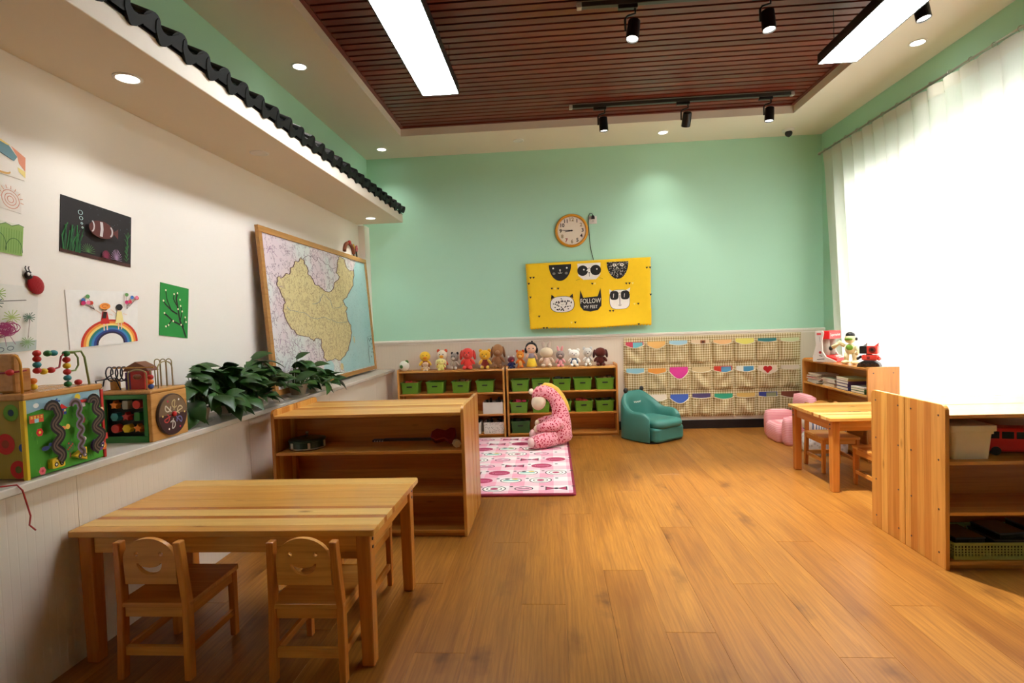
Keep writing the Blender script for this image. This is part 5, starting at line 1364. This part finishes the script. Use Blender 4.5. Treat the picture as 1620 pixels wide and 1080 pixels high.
wall_paper('fish_picture', 'dark picture of a striped fish among water plants', 'picture', (W(2.174, 1.853), W(2.559, 1.827), W(2.536, 1.579), W(2.151, 1.611)), (24, 16, 18), d_fish)
def d_rainbow(p):
    for k, c in enumerate([(206, 56, 36), (240, 150, 60), (246, 216, 120), (40, 130, 120), (60, 130, 190), (40, 60, 130), (40, 26, 60)]):
        rad = .43-.035*k; p.ell(.57, .02, rad, rad*1.06, c, 30, 0, pi)
    p.ell(.57, .02, .19, .20, (244, 240, 232), 24, 0, pi)
    for (x, c, hair_c) in ((.49, (206, 40, 36), (50, 24, 20)), (.70, (240, 224, 150), (24, 20, 22))):
        p.poly([(x-.035, .62), (x+.035, .62), (x+.065, .40), (x-.065, .40)], c); p.ell(x, .67, .035, .05, (240, 200, 170)); p.ell(x, .70, .05, .06, hair_c)
        for sx in (-.02, .025): p.line([(x+sx, .40), (x+sx, .28)], .018, (240, 206, 180))
        p.line([(x-.05, .58), (x-.13, .66)], .012, (240, 206, 180)); p.line([(x+.05, .58), (x+.11, .55)], .012, (240, 206, 180))
    p.ell(.49, .72, .075, .06, (236, 150, 60)); p.arc(.49, .72, .04, .03, 0, 5, .01, (200, 96, 40)); p.line([(.49, .62), (.47, .5)], .05, (50, 24, 20))
    for (bx, by, ox, oy) in ((.28, .84, .34, .66), (.88, .86, .80, .66)):
        r = random.Random(int(bx*100))
        for k in range(6):
            x, y = bx+r.uniform(-.11, .11), by+r.uniform(-.09, .08); p.line([(ox, oy), (x, y)], .005, (90, 60, 60)); p.ell(x, y, .028, .036, [(226, 60, 90), (220, 70, 40), (60, 110, 180), (240, 130, 160), (90, 150, 80), (200, 40, 110)][k], 12)
wall_paper('rainbow_picture', 'white paper picture of two girls with balloons on a rainbow', 'picture', (W(2.165, 1.450), W(2.572, 1.461), W(2.553, 1.213), W(2.172, 1.195)), (240, 238, 232), d_rainbow)
def d_tree(p):
    bk = (30, 24, 18)
    p.line([(.93, .02), (.80, .22), (.70, .32), (.62, .55), (.55, .75), (.58, .85)], .05, bk); p.line([(.78, .24), (.45, .30), (.22, .40), (.14, .42)], .035, bk); p.line([(.40, .31), (.28, .20), (.20, .18)], .025, bk)
    p.line([(.70, .32), (.76, .50), (.72, .62)], .03, bk); p.line([(.60, .45), (.40, .50), (.18, .60), (.10, .66)], .03, bk); p.line([(.56, .62), (.44, .74), (.46, .82)], .025, bk); p.line([(.38, .50), (.22, .70), (.18, .86)], .025, bk); p.line([(.82, .20), (.86, .40)], .02, bk)
    r = random.Random(6)
    for (x, y) in [(.58, .86), (.46, .83), (.70, .62), (.76, .52), (.17, .87), (.10, .66), (.14, .43), (.20, .18), (.87, .41), (.60, .55), (.44, .30), (.28, .21), (.66, .74), (.9, .32), (.72, .25)]: p.ell(x, y, .025, .02, (244, 232, 190), 10)
wall_paper('tree_picture', 'green card with a dark branching tree in blossom', 'picture', (W(2.735, 1.522), W(2.958, 1.499), W(2.925, 1.219), W(2.704, 1.243)), (34, 140, 58), d_tree)
def d_face(p):
    p.poly([(.0, .9), (.45, 1.0), (.75, .75), (.65, .55), (.2, .6), (0, .65)], (110, 150, 160)); p.poly([(.55, 1.0), (1, .9), (1, .35), (.8, .55), (.75, .75)], (226, 150, 120)); p.poly([(.0, 1), (.55, 1), (.45, .95), (0, .92)], (236, 214, 130))
    p.poly([(.75, .4), (1, .35), (1, .1), (.8, .25)], (240, 220, 140)); p.ell(.3, .12, .25, .10, (216, 170, 100)); p.ell(.3, .16, .23, .08, (236, 230, 220)); p.line([(0, .62), (.3, .6), (.6, .55)], .02, (60, 60, 70)); p.ell(.1, .45, .05, .05, (60, 60, 70))
wall_paper('animal_drawing', 'child drawing with blue and orange paint, highest on the white wall', 'drawing', (W(1.90, 2.015), W(2.027, 1.970), W(2.019, 1.868), W(1.89, 1.875)), (238, 232, 222), d_face)
def d_sun(p):
    for q in (.14, .26, .40): p.arc(.5, .5, q, q, 0, 2*pi, .03, (214, 150, 130))
    for k in range(9): a = pi*k/8; p.line([(.5+.45*cos(a), .5+.45*sin(a)), (.5+.6*cos(a), .5+.6*sin(a))], .03, (220, 160, 130))
wall_paper('sun_drawing', 'small faint orange sun drawing between two child paintings', 'drawing', (W(1.915, 1.835), W(2.0, 1.815), W(1.995, 1.735), W(1.91, 1.745)), (230, 224, 214), d_sun)
def d_hill(p):
    p.poly([(0, 0), (1, .0), (1, .96), (.82, 1.0), (.6, .9), (.4, .95), (.2, .85), (0, .9)], (150, 186, 104))
    for k in range(12): p.line([(.04+.08*k, .05), (.05+.08*k, .8)], .02, (120, 164, 80))
    p.arc(.7, .1, .28, .42, 0, pi, .02, (70, 110, 60)); p.arc(.2, .1, .25, .5, 0, pi, .02, (70, 110, 60)); p.line([(0, .9), (.2, .85), (.4, .95), (.6, .9), (.82, 1.0), (1, .96)], .02, (80, 120, 60))
wall_paper('hill_painting', 'child painting of pale green hills above the ladybird', 'drawing', (W(1.88, 1.70), W(2.0, 1.688), W(1.987, 1.570), W(1.87, 1.578)), (226, 226, 206), d_hill)
def d_bird(p):
    r = random.Random(3)
    def palm(x, y, c, q=.16):
        for k in range(13): a = 2*pi*k/13; p.line([(x, y), (x+q*cos(a)*r.uniform(.7, 1), y+q*.8*sin(a)*r.uniform(.7, 1))], .012, c)
    p.rect(0, 1, 0, .16, (176, 190, 186)); palm(.35, .86, (150, 176, 90)); palm(.28, .72, (60, 90, 80)); palm(.55, .52, (170, 190, 110)); palm(.82, .52, (80, 110, 90), .12); palm(.8, .14, (130, 160, 110), .14)
    p.line([(.3, .74), (.75, .78)], .012, (90, 90, 80)); p.line([(.82, .5), (.8, .2)], .01, (130, 110, 100))
    for k in range(26): a = r.uniform(0, 6.3); p.arc(.42+r.uniform(-.10, .10), .34+r.uniform(-.03, .03), .16*r.uniform(.5, 1), .085*r.uniform(.5, 1), a, a+4.5, .012, (150, 44, 96), 12)
    p.line([(.30, .36), (.16, .42), (.10, .52), (.14, .60), (.08, .65), (-.0, .64)], .022, (130, 50, 90)); p.line([(.40, .26), (.44, .10)], .010, (150, 110, 130)); p.line([(.48, .26), (.58, .12)], .010, (150, 110, 130))
    for (x, y) in ((.2, .08), (.35, .06), (.5, .07)): p.arc(x, y, .05, .03, 0, 2*pi, .012, (90, 100, 110), 12)
wall_paper('bird_drawing', 'paper with a scribbled purple bird and palm trees', 'drawing', (W(1.80, 1.462), W(2.047, 1.451), W(2.019, 1.203), W(1.775, 1.19)), (228, 226, 218), d_bird)
t = thing('ladybird_decoration', 'red felt ladybird stuck on the white wall', 'decoration', (XL, 2.025*K, 1.25+(1.472-1.25)*K))
E3(MB(), (.008, .006, -.012), (.010, .036, .040), (.5, 0, 0)).build('body', fabric('red_felt', (150, 18, 26), 120, 0.3), t, smooth=True)
E3(MB(), (.008, -.022, .026), (.009, .018, .018)).build('head', fabric('black_felt', (30, 20, 20), 120, 0.3), t, smooth=True)
for sy in (-.03, -.016):
    E3(MB(), (.016, sy, .030), (.003, .006, .007)).build('eye', white_plastic, t, smooth=True)
    MB().tube([(.008, sy, .04), (.008, sy-.006, .055), (.008, sy-.002, .062)], .002, 5).build('antenna', MATS['black_felt'], t)
# small craft pieces above the map
t = thing('craft_wreath', 'brown craft arch with red knot above the map', 'decoration', (XL+.006, 5.455*K, 1.25+(2.06-1.25)*K))
MB().tube([(.006, .13*cos(a), -.05+.10*sin(a)) for a in [pi*k/14 for k in range(15)]], .020, 8).build('arch', plain('brown_felt', (120, 66, 40), 0.9), t, smooth=True)
E3(MB(), (.02, -.01, .055), (.016, .034, .024)).build('knot', MATS['red_felt'], t, smooth=True)
for (y, c, nm) in ((5.60, (236, 190, 60), 'yellow paper flower leaning beside the craft arch'), (5.69, (222, 120, 130), 'pink paper flower nearest the pilaster above the map')):
    t = thing('paper_flower', nm, 'decoration', (XL+.006, y*K, 1.25+(2.0-1.25)*K), 0, 'paper flowers above the map')
    MB().tube([(0.002, 0, -.01), (.002, -.015, .06)], .008, 6).build('stem', plain('dark_stem', (40, 44, 30), 0.8), t)
    for k in range(5): a = 2*pi*k/5; E3(MB(), (.008, -.015+.018*cos(a), .085+.022*sin(a)), (.006, .016, .018)).build('petal', fabric('petal_%d' % c[0], c, 150, 0.2), t, smooth=True)

# ------------------------------------------------------------------ small things on the shelves
t = thing('hand_drum', 'dark green round drum with knob on the foreground shelf', 'drum', (-1.535, 3.255, .5122))
MB().lathe([(.100, 0.0), (.104, .006), (.104, .048), (.110, .050), (.110, .058), (.085, .064), (.012, .070)], seg=36).build('shell', plain('dark_green_enamel', (22, 52, 44), 0.3), t, smooth=False)
MB().lathe([(.105, .004), (.1065, .008), (.105, .012)], seg=36, cap=False).build('rim', steel, t)
MB().lathe([(.005, .070), (.005, .086), (.010, .090), (.009, .100), (.002, .103)], seg=14).build('knob', steel, t, smooth=True)
for k in range(6):
    a = k*pi/3; box('clip', (-.008, .008, -.004, .004, .014, .046), steel, t).location = (.1062*cos(a), .1062*sin(a), 0); t.children[-1].rotation_euler = (0, 0, a+pi/2)
t = thing('toy_guitar', 'small red toy guitar with dark neck lying on the foreground shelf', 'guitar', (-.72, 3.265, .5122))
o = [(.0, .024), (.03, .052), (.062, .042), (.085, .034), (.115, .058), (.145, .050), (.155, .0)]
o = o + [(a, -b) for a, b in reversed(o[:-1])]
MB().prism([(a-.03, b*.9) for a, b in o], 'z', .012, .050).build('body', plain('dark_red_lacquer', (110, 22, 26), 0.3), t, bevel=0.006)
t.children[-1].rotation_euler = (radians(38), 0, 0); t.children[-1].location = (0, .0, .036)
box('neck', (-.33, -.018, -.013, .013, .030, .046), plain('dark_neck', (26, 14, 12), 0.4), t, bevel=0.003)
box('headstock', (-.40, -.3305, -.020, .020, .028, .042), MATS['dark_neck'], t, bevel=0.004)
for k in range(4): box('tuning_peg', (-.385+.016*k, -.379+.016*k, -.032, -.0205, .032, .038), steel, t)
t = thing('toy_block', 'small cream wooden block beside the toy guitar', 'block', (-.585, 3.185, .5122), .5)
MB().prism([(.024*cos(2*pi*k/6), .026+.024*sin(2*pi*k/6)) for k in range(6)], 'y', -.02, .02).build('block', plain('cream_wood', (226, 206, 170), 0.5), t, bevel=0.003)
# foreground shelf by the curtain
t = thing('storage_bin', 'white lidded plastic bin on the foreground shelf', 'bin', (1.985, 2.83, .5202))
bin_mesh(.195, .23, .135).build('tub', plain('ivory_plastic', (244, 238, 222), 0.4), t)
MB().prism(rounded(-.104, .104, -.122, .122, .012, 3), 'z', .1355, .165).build('lid', MATS['ivory_plastic'], t, bevel=0.004)
t = thing('toy_bus', 'red toy bus parked beside the white bin', 'toy bus', (2.255, 2.82, .5202), radians(-14))
pts = [(-.16, .018), (.155, .018), (.165, .05), (.15, .085), (.12, .125), (.10, .134), (-.15, .134), (-.165, .12)]
MB().prism(pts, 'y', -.05, .05).build('body', red_plastic, t, bevel=0.010)
for k in range(4): box('window', (-.135+.058*k, -.085+.058*k, -.0515, .0515, .082, .118), plain('toy_glass', (24, 26, 30), 0.15), t, bevel=0.003)
for xx in (-.10, .10):
    for sy in (-1, 1):
        m = MB(); m.M = Matrix.Translation((xx, sy*.044, .022)) @ Matrix.Rotation(pi/2, 4, 'X'); m.lathe([(.021, -.009), (.022, 0), (.021, .009)], seg=20); m.build('wheel', black_plastic, t)
box('bumper', (.158, .172, -.046, .046, .020, .034), grey_plastic, t, bevel=0.003)
for sy in (-1, 1): MB().ell((.160, sy*.032, .052), (.006, .009, .009)).build('headlight', white_plastic, t, smooth=True)
# perforated basket
bg_m = plain('olive_green_plastic', (146, 160, 92), 0.45)
t = thing('basket', 'olive green perforated basket with black boxes', 'basket', (2.16, 2.83, .0422))
hx, hy, hz = .272, .125, .082
def wall_grid(p0, p1, name):
    """perforated wall between two base points: bars with square gaps"""
    m = MB(); d = Vector(p1)-Vector(p0); L = d.length; d.normalize(); nrm = Vector((-d.y, d.x, 0))
    m.M = Matrix(((d.x, nrm.x, 0, p0[0]), (d.y, nrm.y, 0, p0[1]), (0, 0, 1, 0), (0, 0, 0, 1)))
    m.box(0, L, -.0015, .0015, .004, .018); m.box(0, L, -.0015, .0015, hz-.014, hz)
    n = int(L/.0145)
    for k in range(n+1): x_ = L*k/n; m.box(max(0, x_-.0033), min(L, x_+.0033), -.0014, .0014, .018, hz-.014)
    for q in (1, 2, 3): zz = .018+(hz-.032)*q/4; m.box(0, L, -.0013, .0013, zz-.0028, zz+.0028)
    m.build(name, bg_m, t)
wall_grid((-hx, -hy, 0), (hx, -hy, 0), 'perforated_wall'); wall_grid((hx, -hy, 0), (hx, hy, 0), 'perforated_wall'); wall_grid((hx, hy, 0), (-hx, hy, 0), 'perforated_wall'); wall_grid((-hx, hy, 0), (-hx, -hy, 0), 'perforated_wall')
box('bottom', (-hx, hx, -hy, hy, 0, .004), bg_m, t)
m = MB(); oo = rounded(-hx-.006, hx+.006, -hy-.006, hy+.006, .012, 3); m.tube([(p[0], p[1], hz) for p in oo], .004, 6, closed=True); m.build('rim', bg_m, t, smooth=True)
dkcase = plain('dark_clear_case', (34, 34, 36), 0.15)
for k, (x_, w, d, zz, h, rz, lab) in enumerate([(-.17, .14, .17, .005, .085, .05, 'at the basket end by the shelf side'), (0.02, .15, .18, .005, .075, -.04, 'lying in the middle of the basket'), (0.025, .14, .16, .0815, .03, .14, 'lying on top of the middle box'), (.19, .13, .17, .005, .12, .03, 'standing tall at the basket end')]):
    b = thing('black_box', 'black glossy game box %s' % lab, 'box', (2.16+x_, 2.835, .0422+zz), rz, 'game boxes in the basket')
    box('case', (-w/2, w/2, -d/2, d/2, 0, h-.008), dkcase, b, bevel=0.003); box('lid', (-w/2-.002, w/2+.002, -d/2-.002, d/2+.002, h-.0078, h), plain('smoky_lid', (70, 70, 70), 0.12), b, bevel=0.002)
# lost card on the floor joint
# ------------------------------------------------------------------ bookshelf: books and toys
BXF = 2.555   # open front
def book(x0, y0, z0, w, l, h, c, label, rz=0.0, group='books on the bookshelf'):
    b = thing('book', label, 'book', (x0, y0, z0), rz, group)
    box('cover', (-w/2, w/2, -l/2, l/2, 0, h), flat(c, 0.5), b, bevel=min(.0015, h*.2))
    box('pages', (-w/2-.0004, -w/2+.004, -l/2+.003, l/2-.003, h*.18, h*.82), flat((226, 218, 200)), b)
    return b
rr = random.Random(8); zS = .5482; z = zS
for k in range(9):
    h = rr.uniform(.008, .013); c = rr.choice([(170, 150, 130), (196, 176, 150), (150, 110, 100), (120, 130, 110), (200, 190, 176), (180, 80, 80)])
    book(2.655+rr.uniform(-.01, .01), 5.56+rr.uniform(-.015, .015), z, .17, .24, h, c, 'thin magazine, %s from the bottom of the far messy pile' % ordinal(k), rr.uniform(-.15, .15)); z += h+.0003
z = zS
for k in range(8):
    h = rr.uniform(.007, .012); c = rr.choice([(190, 180, 160), (150, 160, 130), (206, 196, 180), (160, 120, 100)])
    book(2.655+rr.uniform(-.008, .008), 5.27+rr.uniform(-.01, .01), z, .17, .22, h, c, 'slim booklet, %s from the bottom of the pile beside the messy one' % ordinal(k), rr.uniform(-.08, .08)); z += h+.0003
z = zS
for k, (h, c, nm) in enumerate([(.030, (50, 50, 100), 'dark blue'), (.028, (70, 40, 80), 'purple'), (.024, (90, 60, 90), 'mauve'), (.016, (206, 170, 90), 'tan'), (.012, (180, 180, 120), 'olive')]):
    book(2.655, 5.03, z, .17, .20, h, c, '%s book in the pile left of the navy folder' % nm, rr.uniform(-.06, .06)); z += h+.0003
z = zS
for k, (h, c, nm) in enumerate([(.022, (40, 90, 50), 'green'), (.020, (60, 120, 70), 'light green'), (.014, (200, 200, 190), 'white')]):
    book(2.645, 4.79, z, .15, .19, h, c, '%s book lying before the navy folder' % nm, .04); z += h+.0003
b = thing('folder', 'navy folder standing at the near end of the bookshelf', 'folder', (2.757, 4.76, zS)); box('cover', (-.02, .02, -.12, .12, 0, .19), flat((24, 34, 86), 0.5), b, bevel=0.002); box('pages', (-.016, .016, -.1204, -.115, .004, .186), flat((220, 214, 200)), b)
for k, (y_, c, nm) in enumerate([(5.35, (130, 150, 80), 'olive green'), (5.08, (120, 100, 70), 'brown')]):
    book(2.655, y_, .3002, .17, .22, .035, c, '%s book on the lower board of the bookshelf' % nm, .1)

ZS = .7722
# red toy shop counter
t = thing('toy_shop_counter', 'red and white toy arcade counter on the bookshelf', 'toy', (2.655, 5.42, ZS), radians(38))
wt, rd = plain('light_grey_plastic', (206, 200, 192), 0.4), plain('bright_red_plastic', (214, 20, 26), 0.35)
side = [(-.09, 0), (.12, 0), (.12, .012), (.03, .05), (.0, .10), (-.005, .20), (.012, .275), (.004, .295), (-.06, .295), (-.068, .27), (-.06, .16), (-.09, .05)]
side = [(-a, b) for a, b in side]
for sx in (-1, 1):
    xs = sorted((sx*.132, sx*.112)); s_ = MB().prism(side, 'x', xs[0], xs[1]).build('side_panel', wt, t, bevel=0.003)
    if sx < 0:
        pq = Print(lambda s, u, k: (-.1325-k, s, u)); pq.ell(.02, .09, .013, .013, (150, 30, 34), 14); pq.rect(.01, .05, .255, .275, (200, 60, 60)); pq.line([(.0, .055), (.03, .06)], .006, (50, 40, 40)); pq.line([(-.02, .03), (.05, .022)], .006, (50, 40, 40)); pq.line([(.02, .19), (.025, .24)], .003, (120, 110, 110)); pq.build('print', s_)
box('base', (-.1115, .1115, -.12, .085, 0, .035), rd, t, bevel=0.006)
MB().prism([(-.118, .0352), (.02, .0352), (.02, .06), (-.02, .06)], 'x', -.1115, .1115).build('counter', rd, t, bevel=0.003)
hd = box('header', (-.1115, .1115, -.055, .06, .215, .292), rd, t, bevel=0.006)
pq = Print(lambda s, u, k: (s, -.0555-k, u)); pq.text('Supermarket', .0, .255, .036, (244, 240, 236)); pq.build('lettering', hd)
box('rear_wall', (-.1115, .1115, .055, .06, .06, .2145), tube_clear, t)
for xx in (-.06, .045): MB().tube([(xx, .0, .06), (xx+.02, .01, .214)], .032, 16).build('clear_tube', tube_clear, t, smooth=True)
for a in range(4):
    for b_ in range(2): box('button', (-.03+.028*a, -.010+.028*a, -.105+.03*b_, -.085+.03*b_, .036+.0028*b_*3, .046+.004*b_*3), white_plastic, t, bevel=0.002)
# white and green robot dog
t = thing('toy_robot', 'cream and green toy robot with black cap and raised arm', 'robot', (2.66, 5.06, ZS), radians(-50))
cr, gr2 = plain('cream_plastic', (232, 218, 170), 0.35), plain('lime_plastic', (120, 170, 50), 0.35)
for sx in (-1, 1):
    f_ = MB().ell((sx*.038, -.012, .018), (.032, .05, .018)).build('foot', cr, t, smooth=True)
    MB().tube([(sx*.036, 0, .02), (sx*.034, .004, .06), (sx*.03, 0, .10)], [.018, .022, .020], 10).build('leg', cr, t, smooth=True)
E3(MB(), (0, 0, .135), (.046, .036, .05)).build('torso', cr, t, smooth=True)
E3(MB(), (.004, -.030, .150), (.030, .012, .026)).build('chest_plate', gr2, t, smooth=True)
hd = E3(MB(), (0, -.006, .225), (.046, .042, .040)).build('head', cr, t, smooth=True)
E3(MB(), (0, -.034, .225), (.034, .016, .016)).build('visor', gr2, hd, smooth=True)
E3(MB(), (0, .0, .258), (.038, .036, .030)).build('cap', black_plastic, hd, smooth=True)
E3(MB(), (.05, 0, .225), (.010, .014, .016)).build('ear_cover', black_plastic, hd, smooth=True)
MB().tube([(-.045, 0, .16), (-.085, -.01, .19), (-.115, -.02, .165), (-.14, -.03, .145)], [.016, .022, .018, .020], 10).build('raised_arm', cr, t, smooth=True)
E3(MB(), (-.150, -.034, .140), (.018, .020, .022)).build('gripper', black_plastic, t, smooth=True)
MB().tube([(.045, 0, .16), (.07, -.01, .12), (.065, -.04, .09)], [.016, .018, .014], 10).build('lowered_arm', cr, t, smooth=True)
# red robot on black tracks
t = thing('toy_robot', 'red toy robot with horned square head on black tracks', 'robot', (2.665, 4.78, ZS), radians(-40))
rr2 = plain('coral_plastic', (224, 70, 56), 0.35)
MB().prism([(-.085, 0), (.085, 0), (.075, .03), (.035, .055), (-.035, .055), (-.075, .03)], 'y', -.05, .05).build('track_base', black_plastic, t, bevel=0.006)
for k in range(5): m = MB(); m.M = Matrix.Translation((-.06+.03*k, -.051, .018)) @ Matrix.Rotation(pi/2, 4, 'X'); m.lathe([(.011, -.004), (.013, 0), (.011, .004)], seg=14); m.build('track_wheel', MATS['dark_screw'], t)
box('torso', (-.050, .062, -.038, .038, .0555, .102), rr2, t, bevel=0.008)
MB().ell((.0, -.039, .078), (.012, .006, .012)).build('chest_button', plain('dark_red', (120, 24, 24), 0.4), t, smooth=True)
for sx in (-1, 1): MB().tube([(sx*.056, 0, .085), (sx*.080, -.02, .07), (sx*.074, -.05, .066)], [.012, .012, .010], 8).build('arm', black_plastic if sx < 0 else rr2, t, smooth=True)
hd = box('head', (-.012, .066, -.042, .042, .108, .178), rr2, t, bevel=0.008); box('head_side', (-.066, -.0125, -.040, .040, .110, .176), black_plastic, hd, bevel=0.006); box('neck', (-.02, .02, -.015, .015, .1025, .1105), black_plastic, t)
m = MB(); m.M = Matrix.Translation((.030, -.043, .145)) @ Matrix.Rotation(pi/2, 4, 'X'); m.lathe([(.026, 0), (.026, .006), (.020, .008)], seg=24); m.build('eye_ring', MATS['dark_red'], hd)
m = MB(); m.M = Matrix.Translation((.030, -.052, .145)) @ Matrix.Rotation(pi/2, 4, 'X'); m.lathe([(.012, 0), (.012, .004)], seg=18); m.build('eye', black_plastic, hd)
for xx, m_ in ((-.03, grey_plastic), (.052, rr2)): MB().prism([(xx-.014, .176), (xx+.014, .176), (xx+.018, .204)], 'y', -.012, .012).build('horn', m_, hd)
